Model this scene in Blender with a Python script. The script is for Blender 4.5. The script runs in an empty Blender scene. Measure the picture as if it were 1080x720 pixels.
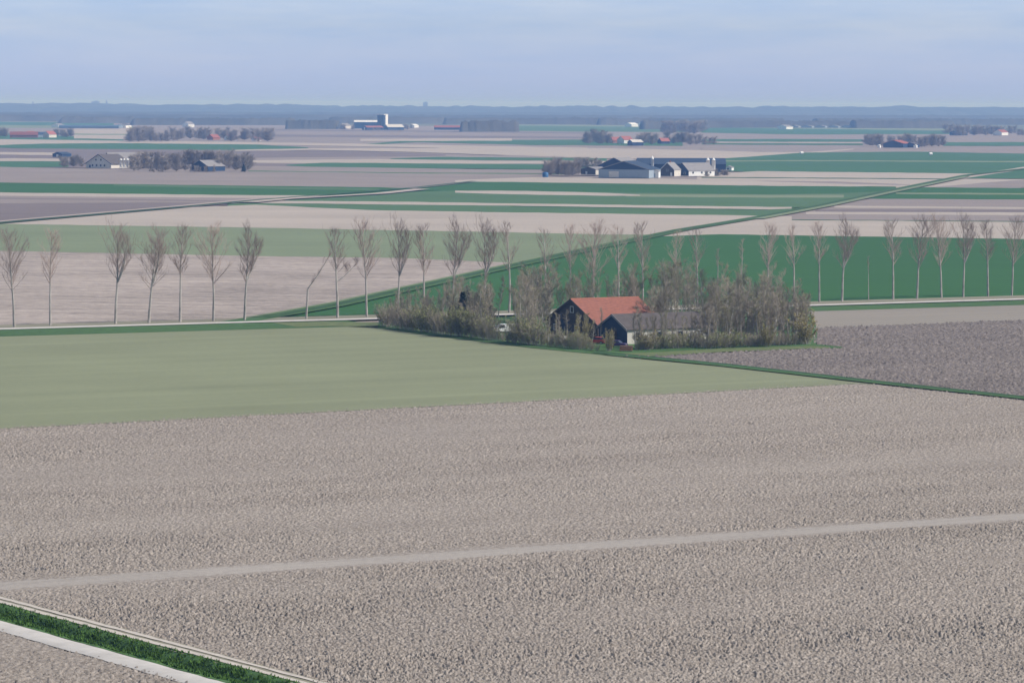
import bpy, bmesh, math, random
import numpy as np
from mathutils import Vector, Matrix, Euler

# ------------------------------------------------------------------ camera, sky, sun, exposure
S = bpy.context.scene
C = S.collection
F, CAM_H = 3800.0, 50.0                      # focal length in photo pixels (1080 wide), camera height in metres
cam = bpy.data.cameras.new('camera')
cam.sensor_width = 36.0
cam.lens = F / 1080.0 * 36.0
cam.clip_start, cam.clip_end = 1.0, 200000.0
camo = bpy.data.objects.new('camera', cam)
C.objects.link(camo)
PITCH = math.atan(250.0 / F)
ROLL = math.radians(0.2)
RM = Matrix.Rotation(math.pi / 2 - PITCH, 3, 'X') @ Matrix.Rotation(ROLL, 3, 'Z')
camo.matrix_world = Matrix.Translation((0, 0, CAM_H)) @ RM.to_4x4()
S.camera = camo

SUN_DIR = Vector((0.74, -0.10, 0.66)).normalized()          # towards the sun: from the right, a touch in front
SUN_EL = math.asin(SUN_DIR.z)
sun = bpy.data.lights.new('sun', 'SUN')
sun.energy, sun.angle, sun.color = 3.6, math.radians(0.6), (1.0, 0.955, 0.90)
suno = bpy.data.objects.new('sun', sun)
C.objects.link(suno)
suno.rotation_euler = SUN_DIR.to_track_quat('Z', 'Y').to_euler()

W = bpy.data.worlds.new('World')
S.world = W
W.use_nodes = True
nt = W.node_tree
nt.nodes.clear()
sky = nt.nodes.new('ShaderNodeTexSky')
sky.sky_type = 'NISHITA'
sky.sun_disc = False
sky.sun_elevation = SUN_EL
sky.sun_rotation = math.atan2(SUN_DIR.x, SUN_DIR.y)
sky.air_density, sky.dust_density, sky.ozone_density = 1.0, 0.6, 2.5
tc = nt.nodes.new('ShaderNodeTexCoord')
mp = nt.nodes.new('ShaderNodeMapping')
mp.inputs['Scale'].default_value = (16, 16, 130)
nz = nt.nodes.new('ShaderNodeTexNoise')
nz.inputs['Scale'].default_value = 1.0
nz.inputs['Detail'].default_value = 6
nz.inputs['Roughness'].default_value = 0.62
cr = nt.nodes.new('ShaderNodeValToRGB')                    # thin high cloud, brighter than the blue between
cr.color_ramp.elements[0].position, cr.color_ramp.elements[0].color = 0.36, (0.68, 0.84, 1.46, 1)
cr.color_ramp.elements[1].position, cr.color_ramp.elements[1].color = 0.78, (0.90, 0.98, 1.47, 1)
mul = nt.nodes.new('ShaderNodeMix')
mul.data_type, mul.blend_type = 'RGBA', 'MULTIPLY'
mul.inputs[0].default_value = 1.0
bg = nt.nodes.new('ShaderNodeBackground')
bg.inputs['Strength'].default_value = 0.10
wo = nt.nodes.new('ShaderNodeOutputWorld')
L = nt.links
L.new(tc.outputs['Generated'], mp.inputs['Vector'])
L.new(mp.outputs['Vector'], nz.inputs['Vector'])
L.new(nz.outputs['Fac'], cr.inputs['Fac'])
L.new(sky.outputs['Color'], mul.inputs[6])
sx = nt.nodes.new('ShaderNodeSeparateXYZ')
mr = nt.nodes.new('ShaderNodeMapRange')
mr.inputs['From Min'].default_value, mr.inputs['From Max'].default_value = 0.03, 0.22
hi = nt.nodes.new('ShaderNodeMix')                         # milky veil of the upper sky against the bluer band low down
hi.data_type = 'RGBA'
hi.inputs[7].default_value = (1.22, 1.02, 0.86, 1)
L.new(tc.outputs['Generated'], sx.inputs[0])
L.new(sx.outputs['Z'], mr.inputs['Value'])
L.new(mr.outputs['Result'], hi.inputs[0])
mr2 = nt.nodes.new('ShaderNodeMapRange')
mr2.inputs['From Min'].default_value, mr2.inputs['From Max'].default_value = 0.0, 0.022
lo_ = nt.nodes.new('ShaderNodeMix')                        # the sky stays blue right down to the skyline
lo_.data_type = 'RGBA'
lo_.inputs[6].default_value = (0.77, 0.97, 1.90, 1)
L.new(sx.outputs['Z'], mr2.inputs['Value'])
L.new(mr2.outputs['Result'], lo_.inputs[0])
L.new(cr.outputs['Color'], lo_.inputs[7])
L.new(lo_.outputs[2], hi.inputs[6])
L.new(hi.outputs[2], mul.inputs[7])
L.new(mul.outputs[2], bg.inputs['Color'])
L.new(bg.outputs['Background'], wo.inputs['Surface'])

vs = S.view_settings
vs.view_transform, vs.look, vs.gamma, vs.use_curve_mapping = 'Standard', 'None', 1.0, False
vs.exposure = 0.42
HAZE_DENSITY = 9.0e-5
HAZE_COLOR = (0.27, 0.50, 1.0, 1)
HAZE_ANISO = 0.0

# ------------------------------------------------------------------ helpers
rnd = random.Random(11)


def G(px, py, z=0.0):
    """ground point (at height z) that shows at a pixel of the 1080x720 photograph"""
    d = RM @ Vector((px - 540.0, 360.0 - py, -F))
    t = (z - CAM_H) / d.z
    return Vector((d.x * t, d.y * t, z))


def hpx(px, yb, yt):
    """height of a thing standing at pixel (px,yb) whose top shows at row yt"""
    p = G(px, yb)
    d = RM @ Vector((px - 540.0, 360.0 - yt, -F))
    return CAM_H + d.z * (p.y / d.y)


def wline(a, b, e0=0.6, e1=0.6):
    A, B = G(*a), G(*b)
    return A - (B - A) * e0, B + (B - A) * e1


def srgb(r, g, b):
    return tuple(((c / 255) / 12.92 if c / 255 <= 0.04045 else ((c / 255 + 0.055) / 1.055) ** 2.4) for c in (r, g, b))


def mesh_obj(name, verts, faces, mats, parent=None, midx=None, smooth=False):
    me = bpy.data.meshes.new(name)
    me.from_pydata([tuple(v) for v in verts], [], faces)
    for m in (mats if isinstance(mats, (list, tuple)) else [mats]):
        me.materials.append(m)
    if midx is not None:
        me.polygons.foreach_set('material_index', midx)
    if smooth:
        me.polygons.foreach_set('use_smooth', [True] * len(me.polygons))
    me.update()
    o = bpy.data.objects.new(name, me)
    C.objects.link(o)
    if parent is not None:
        o.parent = parent
    return o


def np_mesh(name, V, Q, mat):
    """big quad mesh from arrays"""
    me = bpy.data.meshes.new(name)
    me.vertices.add(len(V))
    me.vertices.foreach_set('co', V.astype(np.float32).ravel())
    me.loops.add(Q.size)
    me.loops.foreach_set('vertex_index', Q.astype(np.int32).ravel())
    me.polygons.add(len(Q))
    me.polygons.foreach_set('loop_start', np.arange(0, Q.size, 4, dtype=np.int32))
    me.polygons.foreach_set('use_smooth', np.ones(len(Q), dtype=bool))
    me.materials.append(mat)
    me.update(calc_edges=True)
    o = bpy.data.objects.new(name, me)
    C.objects.link(o)
    return o


class MB:
    """collects shapes into one mesh"""
    def __init__(s):
        s.v, s.f, s.m = [], [], []

    def add(s, vs, fs, mi=0):
        n = len(s.v)
        s.v += [Vector(v) for v in vs]
        s.f += [tuple(i + n for i in f) for f in fs]
        s.m += [mi] * len(fs)
        return s

    def box(s, x0, x1, y0, y1, z0, z1, mi=0):
        return s.add([(x0, y0, z0), (x1, y0, z0), (x1, y1, z0), (x0, y1, z0), (x0, y0, z1), (x1, y0, z1), (x1, y1, z1), (x0, y1, z1)],
                     [(3, 2, 1, 0), (4, 5, 6, 7), (0, 1, 5, 4), (1, 2, 6, 5), (2, 3, 7, 6), (3, 0, 4, 7)], mi)

    def prism(s, poly, x0, x1, mi=0):
        """poly in the (y,z) plane, extruded along x"""
        n = len(poly)
        vs = [(x0, y, z) for y, z in poly] + [(x1, y, z) for y, z in poly]
        fs = [tuple(range(n))[::-1], tuple(range(n, 2 * n))] + [(i, (i + 1) % n, n + (i + 1) % n, n + i) for i in range(n)]
        return s.add(vs, fs, mi)

    def tube(s, pts, rads, k=5, cap=False, mi=0):
        n0 = len(s.v)
        for i, (p, r) in enumerate(zip(pts, rads)):
            a = pts[max(i - 1, 0)]
            b = pts[min(i + 1, len(pts) - 1)]
            d = (b - a).normalized()
            u = d.orthogonal().normalized()
            w = d.cross(u)
            for j in range(k):
                t = 2 * math.pi * j / k
                s.v.append(p + (u * math.cos(t) + w * math.sin(t)) * r)
        for i in range(len(pts) - 1):
            for j in range(k):
                a = n0 + i * k + j
                b = n0 + i * k + (j + 1) % k
                s.f.append((a, b, b + k, a + k))
                s.m.append(mi)
        if cap:
            s.f.append(tuple(range(n0 + (len(pts) - 1) * k, n0 + len(pts) * k)))
            s.m.append(mi)
        return s

    def lathe(s, prof, k=20, cx=0, cy=0, mi=0):
        n0 = len(s.v)
        for r, z in prof:
            for j in range(k):
                t = 2 * math.pi * j / k
                s.v.append(Vector((cx + r * math.cos(t), cy + r * math.sin(t), z)))
        for i in range(len(prof) - 1):
            for j in range(k):
                a = n0 + i * k + j
                b = n0 + i * k + (j + 1) % k
                s.f.append((a, b, b + k, a + k))
                s.m.append(mi)
        return s

    def build(s, name, mats, parent=None, smooth=False):
        return mesh_obj(name, s.v, s.f, mats, parent, s.m, smooth)


def tag(o, label=None, cat=None, group=None, kind=None):
    if label: o['label'] = label
    if cat: o['category'] = cat
    if group: o['group'] = group
    if kind: o['kind'] = kind
    return o


def empty(name, loc, rz=0.0):
    o = bpy.data.objects.new(name, None)
    C.objects.link(o)
    o.location = loc
    o.rotation_euler = (0, 0, rz)
    return o


def dup(root, loc, rz, sc, label, group):
    r = root.copy()
    C.objects.link(r)
    r.location, r.rotation_euler, r.scale = loc, (0, 0, rz), sc
    r['label'], r['group'] = label, group
    for ch in root.children:
        c = ch.copy()
        C.objects.link(c)
        c.parent = r
    return r


ORD = ['zeroth', 'first', 'second', 'third', 'fourth', 'fifth', 'sixth', 'seventh', 'eighth', 'ninth', 'tenth', 'eleventh', 'twelfth',
       'thirteenth', 'fourteenth', 'fifteenth', 'sixteenth', 'seventeenth', 'eighteenth', 'nineteenth', 'twentieth']

# ------------------------------------------------------------------ materials
MATS = {}


def new_mat(name):
    m = bpy.data.materials.new(name)
    m.use_nodes = True
    n = m.node_tree.nodes
    b = n['Principled BSDF']
    b.inputs['Specular IOR Level'].default_value = 0.15
    b.inputs['Roughness'].default_value = 0.9
    MATS[name] = m
    return m, n, m.node_tree.links, b


def noise(n, l, vec, scale, detail=3, rough=0.55):
    t = n.new('ShaderNodeTexNoise')
    t.inputs['Scale'].default_value = scale
    t.inputs['Detail'].default_value = detail
    t.inputs['Roughness'].default_value = rough
    l.new(vec, t.inputs['Vector'])
    return t.outputs['Fac']


def mapping(n, l, src, ang, scale):
    m = n.new('ShaderNodeMapping')
    m.vector_type = 'POINT'
    m.inputs['Rotation'].default_value = (0, 0, -ang)
    l.new(src, m.inputs['Vector'])
    k = n.new('ShaderNodeVectorMath')
    k.operation = 'MULTIPLY'
    k.inputs[1].default_value = scale
    l.new(m.outputs['Vector'], k.inputs[0])
    return k.outputs[0]


def math_node(n, l, op, a, b):
    k = n.new('ShaderNodeMath')
    k.operation = op
    for i, v in enumerate((a, b)):
        if isinstance(v, (int, float)):
            k.inputs[i].default_value = v
        else:
            l.new(v, k.inputs[i])
    return k.outputs[0]


ROW = math.atan2(0.51, 0.86)       # direction of the near field rows
ROWF = math.radians(-2.0)          # direction of the far field strips


def ground_mat(name, col, var=0.25, ang=ROWF, rows=(0.004, 0.12), fine=0.9, fine_amp=0.5, tint=None, blotch=0.012, bump=0.0, tram=None):
    """soil or crop: row-stretched noise, fine noise and wide blotches round one colour"""
    col = tuple(c * k for c, k in zip(col, (0.86, 0.88, 0.86)))
    tint = tuple(c * 0.86 for c in tint) if tint else None
    m, n, l, b = new_mat(name)
    pos = n.new('ShaderNodeNewGeometry').outputs['Position']
    a = noise(n, l, mapping(n, l, pos, ang, (rows[0], rows[1], 1)), 1.0, 4, 0.6)
    c = noise(n, l, pos, fine, 2, 0.6)
    d = noise(n, l, pos, blotch, 3, 0.55)
    f = math_node(n, l, 'ADD', math_node(n, l, 'MULTIPLY', a, 1.0), math_node(n, l, 'MULTIPLY', c, fine_amp))
    f = math_node(n, l, 'ADD', f, math_node(n, l, 'MULTIPLY', d, 0.9))
    f = math_node(n, l, 'SUBTRACT', f, 0.5 * (1.9 + fine_amp))
    if tram:
        wv = n.new('ShaderNodeTexWave')
        wv.wave_type, wv.bands_direction = 'BANDS', 'Y'
        wv.inputs['Scale'].default_value = tram
        wv.inputs['Distortion'].default_value = 0.4
        l.new(mapping(n, l, pos, ang, (1, 1, 1)), wv.inputs['Vector'])
        f = math_node(n, l, 'ADD', f, math_node(n, l, 'MULTIPLY', math_node(n, l, 'POWER', wv.outputs['Fac'], 12), 0.16))
    f = math_node(n, l, 'ADD', math_node(n, l, 'MULTIPLY', f, var * 2.0), 0.5)
    mx = n.new('ShaderNodeMix')
    mx.data_type = 'RGBA'
    l.new(f, mx.inputs[0])
    lo = [x * (1 - 0.45) for x in col]
    hi = [x * (1 + 0.45) for x in (tint or col)]
    mx.inputs[6].default_value = (*lo, 1)
    mx.inputs[7].default_value = (*hi, 1)
    l.new(mx.outputs[2], b.inputs['Base Color'])
    b.inputs['Roughness'].default_value = 0.95
    if bump:
        bp = n.new('ShaderNodeBump')
        bp.inputs['Strength'].default_value = 1.0
        bp.inputs['Distance'].default_value = bump
        l.new(noise(n, l, pos, fine * 2.2, 4, 0.65), bp.inputs['Height'])
        l.new(bp.outputs['Normal'], b.inputs['Normal'])
    return m


def plain_mat(name, col, var=0.12, scale=1.5, rough=0.8, stretch=(1, 1, 1), spec=0.2, metallic=0.0):
    """painted board, plaster, sheet metal, bark: one colour with weathering noise in object space"""
    m, n, l, b = new_mat(name)
    tcx = n.new('ShaderNodeTexCoord').outputs['Object']
    k = n.new('ShaderNodeVectorMath')
    k.operation = 'MULTIPLY'
    k.inputs[1].default_value = stretch
    l.new(tcx, k.inputs[0])
    f = noise(n, l, k.outputs[0], scale, 4, 0.6)
    mx = n.new('ShaderNodeMix')
    mx.data_type = 'RGBA'
    l.new(f, mx.inputs[0])
    mx.inputs[6].default_value = (*[c * (1 - 2 * var) for c in col], 1)
    mx.inputs[7].default_value = (*[min(1, c * (1 + 2 * var)) for c in col], 1)
    l.new(mx.outputs[2], b.inputs['Base Color'])
    b.inputs['Roughness'].default_value = rough
    b.inputs['Specular IOR Level'].default_value = spec
    b.inputs['Metallic'].default_value = metallic
    return m


def clod_mat(name, col, dark, scale, ang):
    """ploughed clay: crusted pale clods with damp darker hollows; the relief itself is geometry"""
    col = tuple(c * k for c, k in zip(col, (0.88, 0.90, 0.88)))
    dark = tuple(c * k for c, k in zip(dark, (0.82, 0.85, 0.84)))
    m, n, l, b = new_mat(name)
    pos = n.new('ShaderNodeNewGeometry').outputs['Position']
    a = noise(n, l, mapping(n, l, pos, ang, (scale * 0.7, scale, scale)), 1.0, 5, 0.7)
    d = noise(n, l, mapping(n, l, pos, ang, (0.01, 0.05, 1)), 1.0, 4, 0.6)
    f = math_node(n, l, 'ADD', math_node(n, l, 'MULTIPLY', math_node(n, l, 'SUBTRACT', a, 0.36), 2.6),
                  math_node(n, l, 'MULTIPLY', math_node(n, l, 'SUBTRACT', d, 0.5), 0.5))
    cl = n.new('ShaderNodeClamp')
    l.new(f, cl.inputs['Value'])
    mx = n.new('ShaderNodeMix')
    mx.data_type = 'RGBA'
    l.new(cl.outputs[0], mx.inputs[0])
    mx.inputs[6].default_value = (*dark, 1)
    mx.inputs[7].default_value = (*col, 1)
    l.new(mx.outputs[2], b.inputs['Base Color'])
    bp = n.new('ShaderNodeBump')
    bp.inputs['Strength'].default_value = 1.0
    bp.inputs['Distance'].default_value = 0.10
    l.new(noise(n, l, pos, scale * 1.7, 4, 0.7), bp.inputs['Height'])
    l.new(bp.outputs['Normal'], b.inputs['Normal'])
    b.inputs['Roughness'].default_value = 1.0
    b.inputs['Specular IOR Level'].default_value = 0.05
    return m


SOIL = (0.345, 0.290, 0.262)
M_sl = ground_mat('soil_pale', (0.445, 0.378, 0.332), 0.18)
M_sm = ground_mat('soil_mid', (0.290, 0.240, 0.225), 0.22)
M_sp = ground_mat('soil_damp', (0.205, 0.165, 0.165), 0.25)
M_gd = ground_mat('wheat_dark', (0.039, 0.122, 0.034), 0.16, tram=0.035)
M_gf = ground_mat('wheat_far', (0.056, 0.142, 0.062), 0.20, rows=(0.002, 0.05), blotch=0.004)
M_gm = ground_mat('wheat_mid', (0.085, 0.158, 0.070), 0.18, tram=0.035)
M_gl = ground_mat('wheat_thin', (0.205, 0.242, 0.145), 0.18, tram=0.035)
M_gs = ground_mat('verge_grass', (0.072, 0.140, 0.048), 0.35, fine=0.5, fine_amp=1.4)
M_gy = ground_mat('verge_grass_bright', (0.150, 0.180, 0.080), 0.30, fine=0.5, fine_amp=1.4)
M_gk = ground_mat('ditch_grass', (0.046, 0.098, 0.042), 0.35, fine=0.4, fine_amp=1.2)
M_base = ground_mat('far_land', (0.160, 0.170, 0.120), 0.35, rows=(0.0006, 0.006), blotch=0.0012)
M_seed = ground_mat('seedling_field', (0.238, 0.252, 0.155), 0.20, ang=ROW, rows=(0.005, 0.10), fine=0.7, fine_amp=0.6, blotch=0.02, bump=0.05, tram=0.012)
M_furrow = ground_mat('furrowed_soil', (0.375, 0.312, 0.280), 0.55, ang=math.radians(-12), rows=(0.045, 0.16), fine=0.35, fine_amp=0.9, bump=0.25)
M_seedbed = ground_mat('harrowed_soil', (0.300, 0.262, 0.225), 0.16, ang=ROW, rows=(0.01, 0.3), bump=0.06)
M_clod = clod_mat('ploughed_clay', (0.520, 0.453, 0.406), (0.238, 0.197, 0.170), 2.1, ROW)
M_clodp = clod_mat('ploughed_damp_clay', (0.345, 0.296, 0.276), (0.140, 0.118, 0.114), 1.1, ROW)
M_conc = plain_mat('worn_concrete', (0.50, 0.47, 0.43), 0.16, 0.35)
M_track = plain_mat('dry_clay_track', (0.50, 0.45, 0.39), 0.10, 0.5)
M_trackmid = ground_mat('track_crown', (0.255, 0.235, 0.175), 0.25, ang=math.radians(121), fine=1.5, fine_amp=1.0)
M_blade = ground_mat('ditch_reed_grass', (0.054, 0.122, 0.032), 0.5, fine=0.8, fine_amp=1.6, tint=(0.085, 0.165, 0.035))
M_bark = plain_mat('bark_grey', (0.36, 0.335, 0.30), 0.45, 1.6, 0.95, (1, 1, 0.35))
M_twig = plain_mat('twig_brown', (0.39, 0.305, 0.262), 0.2, 0.6, 0.95)
M_twig2 = plain_mat('twig_grey', (0.315, 0.270, 0.212), 0.2, 0.6, 0.95)
M_bud = plain_mat('spring_bud', (0.255, 0.275, 0.095), 0.25, 0.8, 0.9)
M_willow = plain_mat('willow_catkin', (0.290, 0.250, 0.085), 0.25, 0.8, 0.9)
M_spruce = plain_mat('spruce_needle', (0.034, 0.052, 0.036), 0.25, 0.8, 0.9)
M_fartwig = plain_mat('far_twig', (0.27, 0.235, 0.205), 0.2, 0.3, 0.95)
M_wood = plain_mat('far_woodland', (0.066, 0.064, 0.056), 0.45, 0.006, 0.95)
M_tile = plain_mat('red_pantile', (0.265, 0.108, 0.076), 0.26, 1.2, 0.85, (1, 1, 4))
M_ridge = plain_mat('ridge_tile', (0.36, 0.150, 0.100), 0.12, 2, 0.85)
M_tar = plain_mat('tarred_board', (0.080, 0.066, 0.062), 0.2, 1.5, 0.8, (1, 4, 0.2))
M_navy = plain_mat('navy_cladding', (0.018, 0.042, 0.092), 0.15, 1, 0.6, (1, 3, 0.3))
M_navyroof = plain_mat('dark_sheet_roof', (0.036, 0.058, 0.100), 0.15, 0.6, 0.6)
M_greywall = plain_mat('grey_cladding', (0.27, 0.325, 0.38), 0.08, 0.8, 0.7)
M_fibre = plain_mat('fibre_cement_roof', (0.235, 0.225, 0.225), 0.14, 0.7, 0.85)
M_fibre_old = plain_mat('weathered_roof', (0.098, 0.086, 0.082), 0.25, 0.8, 0.9)
M_white = plain_mat('white_paint', (0.74, 0.74, 0.72), 0.05, 0.8, 0.6)
M_cream = plain_mat('cream_render', (0.58, 0.55, 0.50), 0.08, 0.8, 0.8)
M_brick = plain_mat('red_brick', (0.30, 0.130, 0.085), 0.15, 1.5, 0.9)
M_pink = plain_mat('far_red_roof', (0.30, 0.105, 0.080), 0.1, 0.5, 0.85)
M_glass = plain_mat('window_glass', (0.03, 0.035, 0.045), 0.1, 1, 0.15, spec=0.5)
M_glassroof = plain_mat('greenhouse_glass', (0.10, 0.16, 0.22), 0.1, 0.2, 0.3, spec=0.5)
M_steel = plain_mat('galvanised_steel', (0.55, 0.57, 0.60), 0.08, 1, 0.45, metallic=0.3)
M_red = plain_mat('red_car_paint', (0.50, 0.055, 0.045), 0.05, 1, 0.3, spec=0.5)
M_purple = plain_mat('purple_car_paint', (0.070, 0.030, 0.130), 0.05, 1, 0.3, spec=0.5)
M_whitecar = plain_mat('white_car_paint', (0.78, 0.78, 0.78), 0.03, 1, 0.3, spec=0.5)
M_silver = plain_mat('grey_car_paint', (0.30, 0.31, 0.33), 0.05, 1, 0.3, spec=0.5)
M_tyre = plain_mat('tyre_rubber', (0.02, 0.02, 0.02), 0.1, 3, 0.9)
M_rim = plain_mat('wheel_rim', (0.45, 0.45, 0.46), 0.05, 3, 0.4, metallic=0.6)
M_lamp = plain_mat('lamp_lens', (0.6, 0.58, 0.52), 0.05, 3, 0.3)
M_log = plain_mat('cut_log', (0.16, 0.095, 0.060), 0.25, 4, 0.9)
M_bluep = plain_mat('blue_plastic', (0.03, 0.11, 0.24), 0.1, 2, 0.5)
M_town = plain_mat('far_town_wall', (0.26, 0.25, 0.26), 0.1, 0.02, 0.8)


# ------------------------------------------------------------------ the land
ground = MB()
gx = [-60000, -8000, -2000, -400, 0, 400, 2000, 8000, 60000]
gy = [-3000, 0, 300, 900, 2500, 6000, 12000, 24000, 60000]
vv = [(x, y, -1.3) for y in gy for x in gx]
nx = len(gx)
ground.add(vv, [(j * nx + i, j * nx + i + 1, (j + 1) * nx + i + 1, (j + 1) * nx + i) for j in range(len(gy) - 1) for i in range(nx - 1)])
tag(ground.build('ground', M_base), kind='structure')

zlev = [0.0]


def lin(pts, x):
    (x0, y0), (x1, y1) = pts
    return y0 + (y1 - y0) * (x - x0) / (x1 - x0)


def strip(mat, rows, name='field', z=None, ext=420):
    """a field lying on the ground between two boundary lines given as photo rows (x, y_far, y_near)"""
    rows = list(rows)
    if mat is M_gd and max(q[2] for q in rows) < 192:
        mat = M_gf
    if rows[0][0] <= 0:
        a, b = rows[0], rows[1]
        x = a[0] - ext
        rows.insert(0, (x, lin([(a[0], a[1]), (b[0], b[1])], x), lin([(a[0], a[2]), (b[0], b[2])], x)))
    if rows[-1][0] >= 1080:
        a, b = rows[-2], rows[-1]
        x = b[0] + ext
        rows.append((x, lin([(a[0], a[1]), (b[0], b[1])], x), lin([(a[0], a[2]), (b[0], b[2])], x)))
    if z is None:
        zlev[0] += 0.014
        z = zlev[0] - 1.25
    fine = []
    for a, b in zip(rows[:-1], rows[1:]):
        k = max(1, int((b[0] - a[0]) / 14))
        fine += [tuple(p + (q - p) * j / k for p, q in zip(a, b)) for j in range(k)]
    rows = [(x, y0 + rnd.uniform(-.16, .16), y1 + rnd.uniform(-.16, .16)) for x, y0, y1 in fine + [rows[-1]]]
    mb = MB()
    vs, fs = [], []
    for i, (x, y0, y1) in enumerate(rows):
        vs += [G(x, y0, z), G(x, y1, z)]
        if i:
            k = 2 * i
            fs.append((k - 2, k - 1, k + 1, k))
    mb.add(vs, fs)
    return tag(mb.build(name, mat), kind='structure')


# far strips, far to near
strip(M_sm, [(0, 128, 160), (270, 131, 160), (540, 134, 160), (810, 136, 160), (1080, 139, 162)])
strip(M_sm, [(0, 158, 262), (540, 160, 262), (1080, 160, 262)])
strip(M_gd, [(0, 128.5, 132.5), (120, 129.5, 133)])
strip(M_gl, [(0, 132, 135), (140, 133, 135.5)])
strip(M_gd, [(0, 140, 148), (60, 143, 148.5), (130, 146.5, 149)])
strip(M_sl, [(78, 134.5, 146), (136, 135, 147)])
strip(M_gl, [(78, 141.0, 142.2), (136, 141.5, 142.7)])
strip(M_gm, [(540, 132, 138), (620, 132, 139), (740, 134, 139.5)])
strip(M_gl, [(540, 131.2, 132.6), (740, 133.2, 134.4)])
strip(M_gd, [(740, 134.2, 140), (840, 135.6, 142), (1010, 138.4, 141.5)])
strip(M_gl, [(740, 133.2, 134.4), (1010, 136.2, 138)])
strip(M_sp, [(270, 141.8, 144.0), (540, 143.6, 145.6), (660, 144.5, 146.5)])
strip(M_sp, [(290, 136.4, 137.6), (540, 139.0, 140.0), (640, 140.4, 141.2)])
strip(M_gd, [(370, 153, 154), (440, 147.5, 150), (560, 147.6, 153), (720, 147, 154)])
strip(M_sl, [(380, 146.5, 149), (540, 146, 148.5)])
strip(M_gd, [(740, 147, 149), (820, 146.6, 149.6), (910, 147, 149.5)])
strip(M_gd, [(740, 151, 152.4), (910, 151.6, 153.2)])
strip(M_sl, [(740, 149.6, 150.6), (910, 150, 151)])
strip(M_gd, [(995, 150, 154), (1080, 150, 154)])
strip(M_sl, [(0, 147, 154), (130, 148.5, 153), (270, 150, 152.5), (460, 153, 156), (620, 156, 166)])
strip(M_gd, [(0, 153, 156), (45, 151.6, 157.4), (120, 151, 158.5), (270, 152.6, 158.5), (325, 155.5, 156)])
strip(M_sp, [(0, 156.5, 177), (270, 158.5, 177), (400, 160, 176), (470, 163, 172)])

strip(M_sl, [(0, 160.5, 163), (72, 161, 164)])
strip(M_sl, [(0, 167, 170), (72, 167.5, 170)])
strip(M_sm, [(270, 166.5, 172.5), (540, 164, 174), (640, 167, 172)])
strip(M_sl, [(262, 169, 171.5), (400, 168, 173), (540, 170, 172.5), (640, 170, 172.6)])
strip(M_gd, [(412, 167.2, 168), (460, 165.5, 168.6), (580, 166.5, 169.4), (640, 167, 170)])
strip(M_gd, [(302, 174, 174.6), (340, 171.6, 176.5), (540, 173, 178.5), (640, 174, 179.5)])
strip(M_sm, [(262, 175, 182), (540, 179, 185), (640, 179.5, 185)])
strip(M_gm, [(262, 180.0, 180.8), (440, 182, 183), (540, 182.6, 183.6), (600, 183, 184)])
strip(M_gd, [(0, 170, 177), (72, 170.5, 176)])
strip(M_sm, [(0, 176, 193), (270, 181.5, 198), (470, 184, 202), (640, 186, 195), (740, 187, 195)])
strip(M_sm, [(740, 155.5, 170), (850, 158, 164), (910, 155, 162), (1080, 154.5, 162)])
strip(M_sl, [(248, 158, 159.4), (330, 156.5, 158.2), (420, 156.5, 160), (540, 156, 164), (640, 156.5, 167), (740, 158.5, 169), (800, 160.5, 166.5), (850, 160.6, 162.6), (900, 157.0, 157.8)])
strip(M_gd, [(745, 168.5, 180.5), (850, 161, 182), (960, 160, 183), (1080, 162, 186)])
strip(M_gl, [(760, 169.3, 170.5), (850, 169, 170), (1080, 170, 171.2)])
strip(M_sl, [(735, 183.5, 198), (800, 180.6, 198), (1030, 183, 199), (1080, 183.5, 199.5)])
strip(M_gk, [(740, 186.6, 187.6), (1000, 188.4, 189.2)])
strip(M_sm, [(700, 191, 191.6), (780, 190.6, 195), (880, 191.4, 196), (960, 194.6, 195.2)])
strip(M_gd, [(0, 192.5, 203), (270, 196, 206), (400, 197.5, 214), (470, 200, 206)])
strip(M_gm, [(120, 194, 196), (270, 197, 199), (400, 199, 201)])
strip(M_sl, [(0, 203, 207), (270, 206, 211), (380, 206, 209)])
strip(M_sm, [(0, 206.5, 224), (270, 209, 214), (330, 208.5, 210)])
strip(M_sp, [(0, 208.8, 210), (150, 210, 211.5), (250, 212, 213)])
strip(M_sp, [(0, 214.5, 236), (160, 213.5, 226), (240, 214, 216)])
strip(M_sl, [(480, 190, 196), (560, 187, 194), (660, 187.5, 195), (810, 191.5, 197), (950, 195.5, 196.3)])
strip(M_gd, [(440, 199, 200.5), (500, 191.5, 203), (540, 192, 203.6), (810, 196, 206), (945, 197, 203)])
strip(M_gm, [(270, 211, 214), (380, 204, 217), (500, 200.5, 219), (660, 203, 220), (810, 205, 222), (890, 203.6, 214), (945, 201.5, 204.5)])
strip(M_gl, [(660, 204.5, 207.5), (810, 205.5, 208.5), (890, 205.5, 208.5)])
strip(M_sl, [(480, 201.2, 203), (540, 201.2, 205), (640, 203.5, 206.5), (675, 205.6, 206.6)])
strip(M_sl, [(262, 211.5, 214), (400, 212.5, 215.5), (540, 214.5, 217), (810, 218.2, 221), (835, 218.4, 220.4)])
strip(M_gm, [(240, 214, 222), (400, 216, 223), (540, 217.5, 225), (810, 221, 228.5), (860, 219, 222)])
strip(M_gk, [(540, 217.3, 218.1), (810, 220.8, 221.6)])
strip(M_sm, [(780, 231, 250), (870, 216, 251), (930, 208, 252), (1080, 206, 254)])
strip(M_sp, [(860, 221, 224), (1080, 221.5, 224.5)])
strip(M_sl, [(850, 223.4, 226), (1080, 224, 227.2)])
strip(M_sl, [(880, 217, 219), (1080, 218.5, 220.5)])
strip(M_sm, [(935, 201, 209), (1080, 189.5, 198)])
strip(M_gd, [(900, 208.6, 209.6), (930, 203, 209.6), (975, 197.6, 209.8), (1080, 198.5, 210.4)])
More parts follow.
